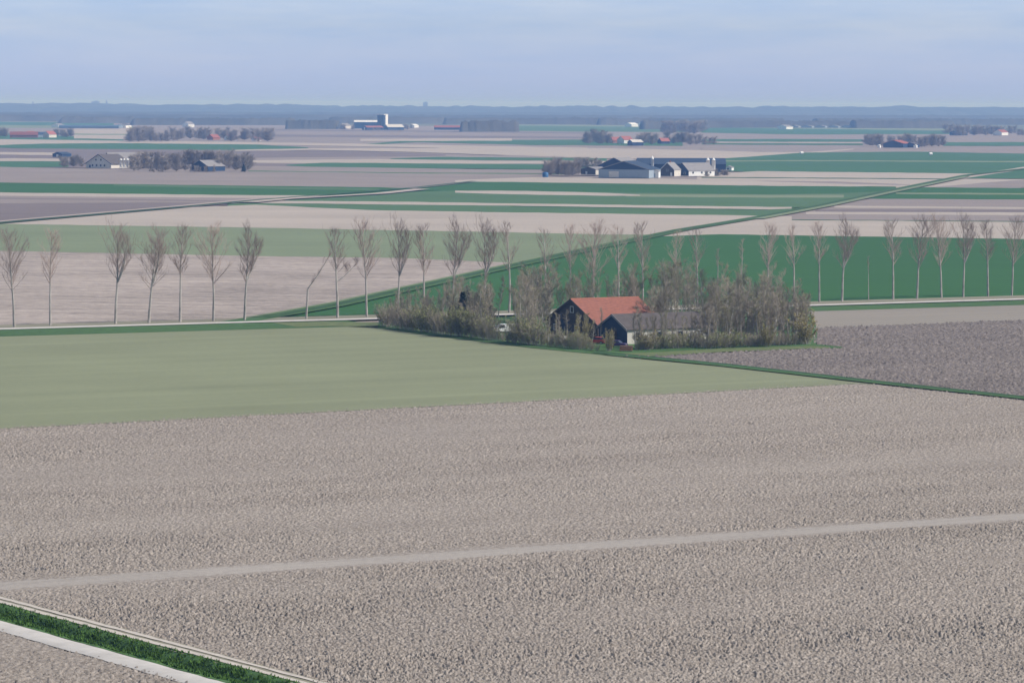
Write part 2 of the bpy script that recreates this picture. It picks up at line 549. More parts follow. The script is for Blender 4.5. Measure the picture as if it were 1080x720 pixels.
strip(M_gl, [(945, 203.2, 204.6), (1080, 203.8, 205.4)])
strip(M_gd, [(1020, 183.8, 188), (1080, 178, 188.6)])
strip(M_sl, [(1000, 188.6, 191), (1080, 176, 178.5)], ext=200)
strip(M_gk, [(820, 231.4, 232.4), (1080, 233.2, 234.2)])
strip(M_sl, [(0, 235, 238), (190, 219, 242), (270, 216, 243), (400, 222, 244), (540, 224, 247), (810, 227.5, 250), (835, 228, 250)])
strip(M_sl, [(700, 248, 250.5), (800, 232, 251), (950, 233, 252), (1080, 234.2, 254)])
# the pale green field and the furrowed field behind the roadside poplars
strip(M_gl, [(0, 236, 268), (270, 240, 272), (540, 245, 290), (640, 247, 262), (700, 247.5, 248.5)])
strip(M_furrow, [(0, 264.5, 352), (270, 270, 346), (420, 272, 340), (540, 277, 318)])
# dark wheat triangle right of the diagonal ditch
strip(M_gd, [(262, 336, 344), (350, 322, 340), (540, 280, 332), (630, 262, 330), (690, 249.5, 328), (760, 247, 325), (1080, 252, 316)])


def ribbon(name, mat, pts, w, z, ext=(0.0, 0.0), kind='structure'):
    """a strip of real width w along photo points"""
    P = [G(*p) for p in pts]
    P[0] = P[0] - (P[1] - P[0]) * ext[0]
    P[-1] = P[-1] + (P[-1] - P[-2]) * ext[1]
    vs, fs = [], []
    for i, p in enumerate(P):
        d = (P[min(i + 1, len(P) - 1)] - P[max(i - 1, 0)]).normalized()
        nn = Vector((-d.y, d.x, 0))
        vs += [(p.x + nn.x * w / 2, p.y + nn.y * w / 2, z), (p.x - nn.x * w / 2, p.y - nn.y * w / 2, z)]
        if i:
            k = 2 * i
            fs.append((k - 2, k - 1, k + 1, k))
    return tag(mesh_obj(name, vs, fs, mat), kind=kind)


# diagonal ditch (grown with grass) with its pale verge, and the older one far left
ribbon('ditch_bank', M_gs, [(240, 341), (350, 322), (540, 280), (640, 258.5), (720, 242), (800, 229), (870, 215.5), (945, 199.6), (1020, 184.6), (1080, 178)], 7, 0.036, (0, 0.6))
ribbon('ditch_bank', M_gk, [(300, 331), (350, 322), (540, 280), (640, 258.5), (720, 242), (800, 229), (870, 215.5), (945, 199.6), (1020, 184.6), (1080, 178)], 2.2, 0.06, (0, 0.6))
ribbon('field_path', M_gl, [(255, 336), (350, 319), (540, 277.5), (590, 266.5)], 1.6, 0.08)
ribbon('field_path', M_gl, [(800, 230.6), (870, 217.6), (945, 201.6), (1020, 186.0)], 5.0, 0.04)
ribbon('ditch_bank', M_gk, [(0, 235), (190, 218.6), (270, 211), (380, 202), (440, 197.5), (500, 191)], 4.5, 0.05, (1.0, 0))
ribbon('field_path', M_sl, [(0, 233.2), (190, 217), (270, 209.6)], 4, 0.02, (1.0, 0))
ribbon('field_path', M_sl, [(262, 213.2), (300, 209.5), (400, 204), (445, 199.2)], 10, 0.03)

# the poplar road with its verges
road_pts = [(0, 347.2), (130, 343.6), (270, 339.6), (385, 336.6), (560, 331), (700, 326.5), (862, 322), (1080, 315.6)]
ribbon('verge', M_trackmid, [(x, y - 2.0) for x, y in road_pts], 17, 0.02, (1.0, 1.0))
ribbon('verge', M_gs, [(x, y + 4.2) for x, y in road_pts[:4]], 21, 0.03, (1.0, 0))
ribbon('verge', M_gy, [(300, 342.6), (345, 341.6), (402, 342.5)], 17, 0.05)
ribbon('verge', M_gs, [(x, y + 3.6) for x, y in road_pts[4:]], 17, 0.03, (0, 1.0))
ribbon('road', M_conc, road_pts, 5.0, 0.12, (1.0, 1.0))

# grass under the farm wood and the ditch edge in front of it
mb = MB()
yard = [(398, 345.5), (450, 353), (560, 366.5), (640, 374.5), (690, 374), (760, 370), (857, 367.4), (890, 367.0), (889, 365.6), (861, 362.8), (862, 350), (858, 333), (840, 324.5), (700, 329), (560, 333), (400, 338.5)]
mb.add([G(x, y, 0.06) for x, y in yard], [tuple(range(len(yard)))[::-1]])
tag(mb.build('yard_grass', M_gs), kind='structure')
mb = MB()
strip2 = [(655, 372.5), (700, 371), (760, 367.4), (857, 364.6), (875, 365.6), (876, 367.1), (858, 367.3), (760, 371), (700, 375), (665, 376)]
mb.add([G(x, y, 0.09) for x, y in strip2], [tuple(range(len(strip2)))])
tag(mb.build('verge', M_gy), kind='structure')

# grey-green seedling field
seed = [(-330, 356.5), (0, 351), (270, 345), (345, 343.6), (400, 346.0), (450, 353.5), (560, 367), (640, 374.8), (690, 380), (760, 386.5), (925, 405.5), (905, 404.5), (540, 424), (270, 438), (0, 452), (-330, 469)]
mb = MB()
mb.add([G(x, y, 0.0) for x, y in seed], [tuple(range(len(seed)))[::-1]])
tag(mb.build('seedling_field', M_seed), kind='structure')
# pale harrowed band at the right, under the road verge
mb = MB()
band = [(835, 328.5), (870, 327), (1080, 318), (1500, 306), (1500, 328), (1080, 338), (860, 346)]
mb.add([G(x, y, 0.0) for x, y in band], [tuple(range(len(band)))[::-1]])
tag(mb.build('harrowed_field', M_seedbed), kind='structure')
# grassy ditch edge between seedling field and the dark ploughland
ribbon('ditch_bank', M_gk, [(630, 372.0), (690, 377.6), (760, 384.4), (925, 403.0), (1080, 419.5)], 3.4, 0.15, (0, 0.8))
ribbon('ditch_bank', M_gs, [(640, 374.4), (690, 379), (760, 385.8), (925, 404.4), (1080, 420.9)], 2.0, 0.17, (0, 0.8))


# ------------------------------------------------------------------ ploughed land with real clod relief
def noise_tile(n, cell, bands, seed, stretch=1.0):
    """periodic noise height tile; bands = [(wavelength m, weight)]"""
    r = np.random.default_rng(seed)
    fx = np.fft.fftfreq(n, cell)[None, :] * stretch
    fy = np.fft.rfftfreq(n, cell)
    fy = np.fft.fftfreq(n, cell)[:, None]
    k = np.sqrt((fx) ** 2 + fy ** 2)
    out = np.zeros((n, n))
    for wl, wt in bands:
        k0 = 1.0 / wl
        flt = np.exp(-((np.log(np.maximum(k, 1e-6) / k0)) / 0.45) ** 2)
        t = np.fft.ifft2(np.fft.fft2(r.standard_normal((n, n))) * flt).real
        out += wt * t / t.std()
    return out


def sample(tile, cell, u, v):
    n = tile.shape[0]
    a, b = (u / cell) % n, (v / cell) % n
    i, j = np.floor(a).astype(int) % n, np.floor(b).astype(int) % n
    fa, fb = a - np.floor(a), b - np.floor(b)
    i1, j1 = (i + 1) % n, (j + 1) % n
    return (tile[j, i] * (1 - fa) * (1 - fb) + tile[j, i1] * fa * (1 - fb) + tile[j1, i] * (1 - fa) * fb + tile[j1, i1] * fa * fb)


def in_poly(X, Y, poly):
    ins = np.zeros(X.shape, dtype=bool)
    n = len(poly)
    for i in range(n):
        x0, y0 = poly[i][0], poly[i][1]
        x1, y1 = poly[(i + 1) % n][0], poly[(i + 1) % n][1]
        c = ((y0 > Y) != (y1 > Y)) & (X < (x1 - x0) * (Y - y0) / (y1 - y0 + 1e-12) + x0)
        ins ^= c
    return ins


def ploughed(name, mat, poly, d0, d1, t0, t1, nd, ntt, z0, tile, cell, amp_fn):
    """relief sheet over the polygon; rows get wider spaced with distance"""
    D = d0 * (d1 / d0) ** np.linspace(0, 1, nd)
    T = np.linspace(t0, t1, ntt)
    X = D[:, None] * T[None, :]
    Y = np.repeat(D[:, None], ntt, axis=1)
    c, s = math.cos(ROW), math.sin(ROW)
    U, V = X * c + Y * s, -X * s + Y * c
    h = sample(tile, cell, U, V)
    Z = z0 + amp_fn(X, Y, U, V) * h
    idx = np.arange(nd * ntt).reshape(nd, ntt)
    Q = np.stack([idx[:-1, :-1], idx[:-1, 1:], idx[1:, 1:], idx[1:, :-1]], -1).reshape(-1, 4)
    xc = 0.5 * (X[:-1, :-1] + X[1:, 1:]).ravel()
    yc = 0.5 * (Y[:-1, :-1] + Y[1:, 1:]).ravel()
    Q = Q[in_poly(xc, yc, poly)]
    used, inv = np.unique(Q.ravel(), return_inverse=True)
    P = np.stack([X.ravel(), Y.ravel(), Z.ravel()], -1)[used]
    return tag(np_mesh(name, P, inv.reshape(-1, 4), mat), kind='structure')


# clods: rounded tops, sharp hollows
tile = noise_tile(1536, 0.10, [(0.56, 1.0), (1.15, 0.6), (0.34, 0.5)], 5, 0.62)
tile = np.where(tile > 0, np.abs(tile) ** 1.25 * 0.85, tile * 0.95)

# lower-left corridor lines: path edge, ditch, road (photo pixels -> world lines)
trk_a = wline((0, 628.5), (335, 720), 1.2, 0.8)
dit_a = wline((0, 636.5), (312, 720), 1.2, 0.8)
dit_b = wline((0, 651.0), (226, 720), 1.2, 0.8)
rd_b = wline((0, 664.0), (184, 720), 1.4, 1.0)

s1 = G(30, 615), G(1080, 543.5)
e_s = (s1[1] - s1[0]).normalized()


def side(Pa, Pb, X, Y):
    return ((Pb.x - Pa.x) * (Y - Pa.y) - (Pb.y - Pa.y) * (X - Pa.x)) / math.hypot(Pb.x - Pa.x, Pb.y - Pa.y)


big = noise_tile(512, 1.0, [(60, 1.0), (22, 0.6)], 9, 2.0)


def amp_main(X, Y, U, V):
    q = side(s1[0], s1[1], X, Y)                 # metres beyond the smooth headland stripe
    b = 1 + 0.16 * sample(big, 1.0, U, V)
    up = 0.062 + 0.030 * np.clip(q / 12.0, 0, 1) * 0 + 0.022 * np.exp(-np.abs(q - 7) / 4)
    lo = 0.084
    a = np.where(q > 0, up, lo) * b
    wob = 0.9 * sample(big, 1.0, U * 2, V * 0 + 7)
    sm = np.clip((np.abs(q + wob * 0.6) - 3.4) / 1.4, 0, 1)
    return a * (0.10 + 0.90 * sm) - 0.10 * (1 - sm) * 0


far_edge = [G(-330, 467.5), G(0, 450.5), G(540, 422.5), G(910, 403.5), G(1500, 373)]
far_edge = [G(-330, 467.5), G(0, 450.5), G(540, 422.5), G(908, 402.6), G(925, 402.8), G(1080, 419.2), G(1500, 463.5)]
poly_main = [(trk_a[0].x - 0.2, trk_a[0].y), (trk_a[1].x, trk_a[1].y), (260, trk_a[1].y), (260, 420)] + [(p.x, p.y) for p in far_edge[::-1]] + [(-260, far_edge[0].y), (-260, trk_a[0].y)]
flat = [(-330, 470), (0, 452.5), (540, 424.5), (908, 405), (925, 405), (1080, 421.6), (1500, 466)]
pf = [G(x, y, -0.42) for x, y in flat] + [Vector((330, trk_a[1].y - 20, -0.42)), Vector((trk_a[1].x, trk_a[1].y, -0.42)), Vector((trk_a[0].x, trk_a[0].y, -0.42))]
tag(mesh_obj('field', pf, [tuple(range(len(pf)))[::-1]], M_clod), kind='structure')
ploughed('ploughed_field', M_clod, poly_main, 255, 665, -0.20, 0.20, 1900, 1500, -0.06, tile, 0.10, amp_main)
hs = s1[0] - e_s * 60, s1[1] + e_s * 60
nrm = Vector((-e_s.y, e_s.x, 0))
vs, fs = [], []
rr = random.Random(31)
for i in range(421):
    c = hs[0].lerp(hs[1], i / 420)
    for q in (-3.7, -1.6, 1.6, 3.7):
        o = q + (rr.uniform(-.9, .9) if abs(q) > 2 else 0)
        p = c + nrm * o
        vs.append((p.x, p.y, -0.035 if abs(q) < 2 else -0.085))
    if i:
        k = i * 4
        fs += [(k - 4 + j, k - 3 + j, k + 1 + j, k + j) for j in range(3)]
vs = [v for v in vs]
tag(mesh_obj('headland', vs, fs, ground_mat('headland_soil', (0.385, 0.338, 0.305), 0.24, ang=ROW, rows=(0.05, 0.7), fine=1.2, fine_amp=1.2, bump=0.05), smooth=True), kind='structure')
poly_sw = [(rd_b[0].x + 1.2, rd_b[0].y), (rd_b[1].x + 1.2, rd_b[1].y), (-150, rd_b[1].y), (-150, rd_b[0].y)]
ploughed('ploughed_field', M_clod, poly_sw, 255, 420, -0.30, -0.04, 700, 460, -0.06, tile, 0.10, lambda X, Y, U, V: 0.084 * (1 + 0.25 * sample(big, 1.0, U, V)))
edge_p = [(648, 376.0), (700, 375.2), (760, 371.6), (857, 367.6), (889, 367.0), (888, 365.8), (858, 362), (858, 345.6), (1080, 337.4), (1500, 327), (1500, 463), (1080, 418.4), (925, 402), (760, 383.6), (690, 377)]
poly_p = [(G(*p).x, G(*p).y) for p in edge_p]
ploughed('ploughed_field', M_clodp, poly_p, 560, 900, 0.02, 0.26, 900, 560, -0.05, tile, 0.16, lambda X, Y, U, V: 0.15 + 0 * X)


# near ditch, field path and concrete road, lower left: one profile swept along the corridor
def corridor(name, mat, a, b, zs, k=60, jitter=0.0, seed=1, edge=0.0):
    """sheet between world lines a and b with the cross profile zs"""
    r = random.Random(seed)
    vs, fs = [], []
    n = len(zs)
    for i in range(k + 1):
        t = i / k
        A, B = a[0].lerp(a[1], t), b[0].lerp(b[1], t)
        ax = (B - A).normalized()
        A, B = A + ax * r.uniform(-edge, edge), B + ax * r.uniform(-edge, edge)
        # keep cross sections perpendicular to the corridor
        for j, z in enumerate(zs):
            p = A.lerp(B, j / (n - 1))
            vs.append((p.x, p.y, z + (r.uniform(-jitter, jitter) if 0 < j < n - 1 else 0)))
        if i:
            o = i * n
            for j in range(n - 1):
                fs.append((o - n + j, o - n + j + 1, o + j + 1, o + j))
    return tag(mesh_obj(name, vs, fs, mat, smooth=True), kind='structure')


def between(a, b, f):
    return a[0].lerp(b[0], f), a[1].lerp(b[1], f)


dirc = (dit_a[1] - dit_a[0]).normalized()
acr = Vector((-dirc.y, dirc.x, 0))             # across the corridor
p0 = dit_a[0]
D0 = lambda line: (line[0] - p0).dot(acr)
o_trk, o_da, o_db, o_rb = [((l[0] + l[1]) / 2 - p0).dot(acr) for l in (trk_a, dit_a, dit_b, rd_b)]
LEN0, LEN1 = -40.0, (dit_a[1] - dit_a[0]).length + 40.0


def lane(o):
    return p0 + dirc * LEN0 + acr * o, p0 + dirc * LEN1 + acr * o


w_t = o_da - o_trk
sgn = 1 if w_t > 0 else -1
corridor('verge', M_trackmid, lane(o_trk - sgn * 0.9), lane(o_da + sgn * 0.4), [-0.10, 0.06, 0.07, 0.06, 0.05], 200, 0.02, 2)
corridor('field_path', M_track, lane(o_trk + w_t * 0.06), lane(o_trk + w_t * 0.36), [0.12, 0.10, 0.12], 170, 0.02, 5, 0.10)
corridor('field_path', M_track, lane(o_trk + w_t * 0.62), lane(o_trk + w_t * 0.98), [0.12, 0.10, 0.12], 170, 0.02, 6, 0.10)
corridor('ditch_bank', M_gs, lane(o_da), lane(o_db + sgn * 0.5), [0.08, 0.05, -0.25, -0.65, -0.95, -0.9, -0.55, -0.2, 0.05, 0.08], 260, 0.10, 3)
corridor('road_slab', M_conc, lane(o_db + sgn * 0.25), lane(o_rb), [0.0, 0.14, 0.15, 0.15, 0.14, 0.0], 140, 0.004, 7, 0.12)

# grass tufts in the near ditch
gv, gf = [], []
r = random.Random(4)
wd = o_db - o_da
prof = [0.08, 0.05, -0.25, -0.65, -0.95, -0.9, -0.55, -0.2, 0.05, 0.08]
for i in range(26000):
    u = r.uniform(LEN0, LEN1)
    f = min(max(r.gauss(0.5, 0.22), 0.01), 1.02)
    q = p0 + dirc * u + acr * (o_da + wd * f)
    k = min(max(f, 0), 0.999) * (len(prof) - 1)
    z = prof[int(k)] * (1 - k % 1) + prof[int(k) + 1] * (k % 1) - 0.05
    clump = 0.5 + 0.5 * math.sin(u * 0.9 + math.sin(u * 0.23) * 3) * math.sin(f * 7 + u * 0.31)
    h = r.uniform(0.15, 0.35) + 0.45 * clump * max(0, 1 - abs(f - 0.5) * 2.2)
    for b in range(3):
        a = r.uniform(0, 6.28)
        w = r.uniform(0.05, 0.12)
        lean = Vector((r.uniform(-1, 1), r.uniform(-1, 1), 0)) * h * 0.6
        n0 = len(gv)
        c = Vector((math.cos(a) * w, math.sin(a) * w, 0))
        base = Vector((q.x + r.uniform(-.15, .15), q.y + r.uniform(-.15, .15), z))
        gv += [base - c, base + c, base + lean + Vector((0, 0, h))]
        gf.append((n0, n0 + 1, n0 + 2))
tag(mesh_obj('ditch_grass', gv, gf, M_blade), 'rough dark green grass growing in the near ditch beside the concrete road', 'grass', kind='stuff')


# ------------------------------------------------------------------ trees
def rdir(r, up, spread):
    a = r.uniform(0, 2 * math.pi)
    return Vector((math.cos(a) * spread, math.sin(a) * spread, up)).normalized()


def grow(mb, r, p, d, ln, rad, nseg, k, wob, rise, taper=0.25):
    pts, rads = [p.copy()], [rad]
    for i in range(nseg):
        d = (d + Vector((r.uniform(-wob, wob), r.uniform(-wob, wob), r.uniform(-wob, wob) * 0.5 + rise))).normalized()
        p = p + d * (ln / nseg)
        pts.append(p.copy())
        rads.append(rad * (1 - (1 - taper) * (i + 1) / nseg))
    mb.tube(pts, rads, k)
    return pts, rads, d


def at_t(pts, t):
    k = t * (len(pts) - 1)
    i = min(int(k), len(pts) - 2)
    return pts[i].lerp(pts[i + 1], k - i), (pts[i + 1] - pts[i]).normalized()


def poplar(seed, H=20.0, clear=0.42, width=3.0, nb=30, lean=0.02, forks=0, broken=False, twigw=0.017, side_branch=None):
    """bare roadside poplar: trunk mesh and crown mesh (children of an Empty at its foot)"""
    r = random.Random(seed)
    tr, cw = MB(), MB()
    ln = Vector((r.uniform(-lean, lean), r.uniform(-lean, lean), 0))
    rad = H * 0.0125
    pts, rads, d = grow(tr, r, Vector((0, 0, -0.2)), Vector((ln.x, ln.y, 1)).normalized(), H * 0.93, rad, 14, 7, 0.035, 0.02, 0.12)
    leaders = [(pts, clear, 1.0, rad)]
    for k in range(forks):
        t = r.uniform(clear * 0.85, clear + 0.12)
        p, dd = at_t(pts, t)
        a = r.uniform(-0.5, 0.5) + (0 if r.random() < 0.7 else math.pi)
        sp = r.uniform(0.32, 0.55)
        fd = Vector((math.cos(a) * sp, math.sin(a) * sp, 1)).normalized()
        fl = (H - p.z) * r.uniform(0.62, 0.85)
        q, _, _ = grow(tr, r, p, fd, fl, rad * 0.62, 9, 6, 0.09, 0.10, 0.12)
        leaders.append((q, 0.18, 0.72, rad * 0.6))
    if side_branch:
        p, dd = at_t(pts, side_branch[0])
        q, _, _ = grow(tr, r, p, Vector((side_branch[1], 0.1, 0.75)).normalized(), H * 0.3, rad * 0.5, 7, 5, 0.07, 0.03, 0.15)
        leaders.append((q, 0.3, 0.5, rad * 0.4))
    for pts_, c0, wsc, rr in leaders:
        n = int(nb * (1.0 if wsc == 1.0 else 0.42))
        for i in range(n):
            t = c0 + (0.97 - c0) * ((i + r.random()) / n) ** 1.15
            p, dd = at_t(pts_, t)
            u = (t - c0) / (1 - c0)
            wl = width * wsc * (0.30 + 0.95 * math.sin(math.pi * (0.16 + 0.84 * u)) ** 0.9) * (1.1 - 0.45 * u) * r.uniform(0.7, 1.25)
            ang = r.uniform(0.45, 0.95)
            bd = rdir(r, 1.0, ang)
            bl = wl / math.sin(math.atan(ang)) * 0.8
            q, qr, _ = grow(cw, r, p, bd, bl, max(0.022, rr * 0.24 * (1 - 0.6 * u)), 5, 4, 0.14, 0.07, 0.3)
            for j in range(6):
                tt = r.uniform(0.22, 1.0)
                p2, d2 = at_t(q, tt)
                sd = (d2 + rdir(r, 0.7, 1.0) * 0.75).normalized()
                sl = bl * r.uniform(0.22, 0.45)
                q2, _, _ = grow(cw, r, p2, sd, sl, twigw * 1.1, 3, 3, 0.2, 0.09, 0.5)
                for m in range(3):
                    p3, d3 = at_t(q2, r.uniform(0.2, 1.0))
                    td = (d3 + rdir(r, 0.6, 1.0) * 0.8).normalized()
                    p4 = p3 + td * r.uniform(0.5, 1.2)
                    cw.tube([p3, p4], [twigw * 0.8, twigw * 0.45], 3)
    return tr, cw


def bare_tree(seed, H=12.0, stems=3, width=3.0, start=0.2, dens=1.0, buds=0, twigw=0.015):
    """scruffy multi-stemmed farm-wood tree, in bud"""
    r = random.Random(seed)
    tr, cw = MB(), MB()
    for s in range(stems):
        d = rdir(r, 1.0, r.uniform(0.02, 0.30) if stems > 1 else 0.03)
        hh = H * r.uniform(0.75, 1.0)
        pts, rads, _ = grow(tr, r, Vector((r.uniform(-.3, .3), r.uniform(-.3, .3), -0.2)) if stems > 1 else Vector((0, 0, -.2)), d, hh, H * 0.011 / math.sqrt(stems) * 1.3, 8, 5, 0.09, 0.03, 0.15)
        n = int(16 * dens)
        for i in range(n):
            t = start + (0.98 - start) * (i + r.random()) / n
            p, dd = at_t(pts, t)
            bd = rdir(r, 1.0, r.uniform(0.5, 1.2))
            bl = width * r.uniform(0.5, 1.1) * (1.15 - 0.6 * t)
            q, _, _ = grow(cw, r, p, bd, bl, 0.024, 4, 3, 0.2, 0.06, 0.4)
            for j in range(6):
                p2, d2 = at_t(q, r.uniform(0.15, 1))
                sd = (d2 + rdir(r, 0.6, 1.0) * 0.8).normalized()
                q2, _, _ = grow(cw, r, p2, sd, bl * r.uniform(0.25, 0.5), twigw, 2, 3, 0.2, 0.05, 0.5)
                for m in range(4):
                    p3, d3 = at_t(q2, r.uniform(0.2, 1.0))
                    p4 = p3 + (d3 + rdir(r, 0.5, 1.0) * 0.8).normalized() * r.uniform(0.4, 0.9)
                    cw.tube([p3, p4], [twigw * 0.8, twigw * 0.5], 3)
                    if r.random() < buds:
                        for b in range(3):
                            c = p3.lerp(p4, r.random()) + Vector((r.uniform(-.1, .1), r.uniform(-.1, .1), r.uniform(-.1, .1)))
                            sz = r.uniform(0.05, 0.10)
                            e1, e2 = rdir(r, r.uniform(-1, 1), 1) * sz, rdir(r, r.uniform(-1, 1), 1) * sz
                            cw.add([c - e1, c + e2, c + e1, c - e2], [(0, 1, 2, 3)], 1)
    return tr, cw


def bush(seed, H=4.0, width=2.2, stems=14, leaf=0.4, twigw=0.016):
    r = random.Random(seed)
    tr, cw = MB(), MB()
    for s in range(stems):
        a = r.uniform(0, 6.283)
        rr = r.uniform(0, width * 0.35)
        p = Vector((math.cos(a) * rr, math.sin(a) * rr, -0.1))
        d = Vector((math.cos(a) * r.uniform(0.1, 0.7), math.sin(a) * r.uniform(0.1, 0.7), 1)).normalized()
        pts, _, _ = grow(tr, r, p, d, H * r.uniform(0.6, 1.0), 0.028, 5, 3, 0.15, 0.02, 0.3)
        for i in range(11):
            p1, d1 = at_t(pts, r.uniform(0.08, 1))
            q, _, _ = grow(cw, r, p1, (d1 + rdir(r, 0.3, 1.0) * 0.8).normalized(), H * r.uniform(0.12, 0.3), twigw, 3, 3, 0.2, 0.04, 0.5)
            for m in range(4):
                p3, d3 = at_t(q, r.uniform(0.1, 1.0))
                p4 = p3 + (d3 + rdir(r, 0.4, 1.0) * 0.9).normalized() * r.uniform(0.3, 0.7)
                cw.tube([p3, p4], [twigw * 0.8, twigw * 0.5], 3)
                if r.random() < leaf:
                    for b in range(4):
                        c = p3.lerp(p4, r.random()) + Vector((r.uniform(-.12, .12), r.uniform(-.12, .12), r.uniform(-.12, .12)))
                        sz = r.uniform(0.05, 0.11)
                        e1, e2 = rdir(r, r.uniform(-1, 1), 1) * sz, rdir(r, r.uniform(-1, 1), 1) * sz
                        cw.add([c - e1, c + e2, c + e1, c - e2], [(0, 1, 2, 3)], 1)
    return tr, cw


def spruce(seed, H=9.0, width=2.2):
    r = random.Random(seed)
    tr, cw = MB(), MB()
    pts, _, _ = grow(tr, r, Vector((0, 0, -.2)), Vector((0, 0, 1)), H, H * 0.012, 8, 6, 0.02, 0.02, 0.1)
    for i in range(240):
        t = 0.08 + 0.9 * (i + r.random()) / 240
        p, _ = at_t(pts, t)
        ln = width * (1.02 - t) * r.uniform(0.75, 1.2) + 0.15
        d = rdir(r, -0.15 + 0.5 * t, 1.0)
        sidev = d.cross(Vector((0, 0, 1))).normalized()
        for j in range(9):
            c = p + d * ln * (j + 0.6) / 9
            w = 0.38 * (1.2 - j / 9)
            dr = Vector((0, 0, -r.uniform(0.1, 0.45)))
            e = sidev * w * r.uniform(0.6, 1.2) + d * r.uniform(0, 0.2)
            f = -sidev * w * r.uniform(0.6, 1.2) + d * r.uniform(0, 0.2)
            cw.add([c, c + e + dr, c + d * 0.35 + dr * 0.5, c + f + dr], [(0, 1, 2, 3)])
    return tr, cw


def make_tree(name, cat, tc_, mats_t, mats_c, label, loc, group=None, trunk_name='trunk', crown_name='crown'):
    t, c = tc_
    root = tag(empty(name, loc), label, cat, group)
    t.build(trunk_name, mats_t, root)
    c.build(crown_name, mats_c, root)
    return root


# --- the roadside row, left to right: (x, base y, top y, prototype, label bit)
PROT = {
    'slim': poplar(21, 20, 0.47, 2.3, 34),
    'slim2': poplar(22, 20, 0.44, 2.5, 36, lean=0.03),
    'oval': poplar(23, 20, 0.40, 3.4, 44),
    'oval2': poplar(24, 20, 0.38, 3.5, 44, lean=0.03),
    'fork': poplar(25, 20, 0.40, 3.2, 32, forks=2),
    'fork2': poplar(26, 20, 0.44, 3.0, 32, forks=2, lean=0.03),
    'fork3': poplar(27, 20, 0.36, 3.1, 30, forks=3),
    'side': poplar(28, 20, 0.50, 2.1, 28, side_branch=(0.42, 0.95)),
    'pole': poplar(29, 20, 0.66, 0.7, 9),
    'thin': poplar(30, 20, 0.46, 2.3, 22),
}
GROUP_ROW = 'bare poplars in the row along the road'
row = [
    (15, 345, 248, 'oval', 'dark leaning trunk, leftmost tree of the roadside row'),
    (53, 343.3, 245, 'slim2', 'narrow crown and a twig low on the trunk, second from the left'),
    (122, 341.6, 243, 'fork2', 'trunk forking at mid height, third from the left'),
    (157, 340.6, 242, 'fork3', 'low fork and the widest crown of the left trees, fourth from the left'),
    (190, 339.6, 240, 'slim', 'tall clear trunk and narrow crown, fifth from the left in the row'),
    (225, 338.6, 241, 'oval2', 'egg-shaped crown and low right branches, sixth from the left'),
    (258, 337.6, 243, 'fork', 'two spreading stems, seventh from the left, where the green wedge begins'),
    (356, 335.2, 242, 'side', 'one long branch leaning right, just right of the broken tree'),
    (387, 334.2, 238, 'oval', 'clear trunk at the road end by the bright green verge'),
    (420, 333.4, 238, 'fork2', 'full forked crown at the left end of the hedge'),
    (447, 332.5, 240, 'slim2', 'compact crown, second poplar behind the hedge from the left'),
    (477, 331.6, 237, 'fork', 'broad forked crown just left of the dark spruce'),
    (511, 330.6, 238, 'fork2', 'leaning fork just right of the dark spruce'),
    (537, 329.7, 237, 'thin', 'thin see-through crown above the parked white van'),
    (575, 328.6, 244, 'thin', 'sparse crown above the left eave of the red barn'),
    (602, 327.7, 239, 'slim', 'narrow crown above the ridge end of the red barn'),
    (625, 327, 238, 'oval2', 'full crown rising behind the red tiled roof'),
    (652, 326, 241, 'thin', 'faint thin crown behind the middle of the red roof'),
    (678, 325, 237, 'slim2', 'tall crown behind the right end of the red roof'),
    (712, 324, 246, 'thin', 'sparse leaning crown behind the long low shed'),
    (735, 323.2, 244, 'thin', 'faint thin crown behind the right end of the low shed'),
    (757, 322.4, 262, 'pole', 'bare pale pole with hardly a twig, the left of two poles'),
    (782, 321.4, 252, 'pole', 'bare pale pole topped by a few twigs, the right of two poles'),
    (810, 320.4, 238, 'slim2', 'narrow crown over the right part of the copse'),
    (837, 319.6, 240, 'thin', 'pale trunk above the right end of the copse'),
    (864, 318.6, 236, 'slim', 'pale trunk just right of the copse'),
    (888, 317.8, 234, 'fork', 'stout dark trunk forking low, second right of the copse'),
    (916, 316.8, 270, 'pole', 'short spindly stem hardly half as tall as its neighbours'),
    (942, 315.8, 234, 'slim2', 'straight white trunk just right of the short spindly one'),
    (967, 315, 232, 'oval2', 'wide twiggy top, fifth from the right end of the row'),
    (993, 314, 233, 'oval', 'broad top, fourth from the right end of the row'),
    (1016, 313.2, 232, 'fork2', 'dark trunk and forked top, third from the right end of the row'),
    (1042, 312.2, 234, 'slim', 'thin trunk, last but one at the right end of the row'),
    (1067, 311.4, 232, 'oval2', 'pale trunk, rightmost of the roadside row'),
]
first = {}
for i, (x, yb, yt, kind, bit) in enumerate(row):
    loc = G(x, yb - 0.2)
    h = hpx(x, yb, yt) / 18.6
    lab = 'poplar with ' + bit
    rz = (0.25 if kind.startswith(('fork', 'side')) else rnd.uniform(0, 6.28)) + rnd.uniform(-0.25, 0.25)
    sc = (h * rnd.uniform(0.95, 1.25), h * rnd.uniform(0.95, 1.25), h)
    if kind not in first:
        first[kind] = make_tree('poplar_tree', 'tree', PROT[kind], M_bark, M_twig, lab, loc, GROUP_ROW)
        first[kind].rotation_euler.z, first[kind].scale = rz, sc
    else:
        dup(first[kind], loc, rz, sc, lab, GROUP_ROW)

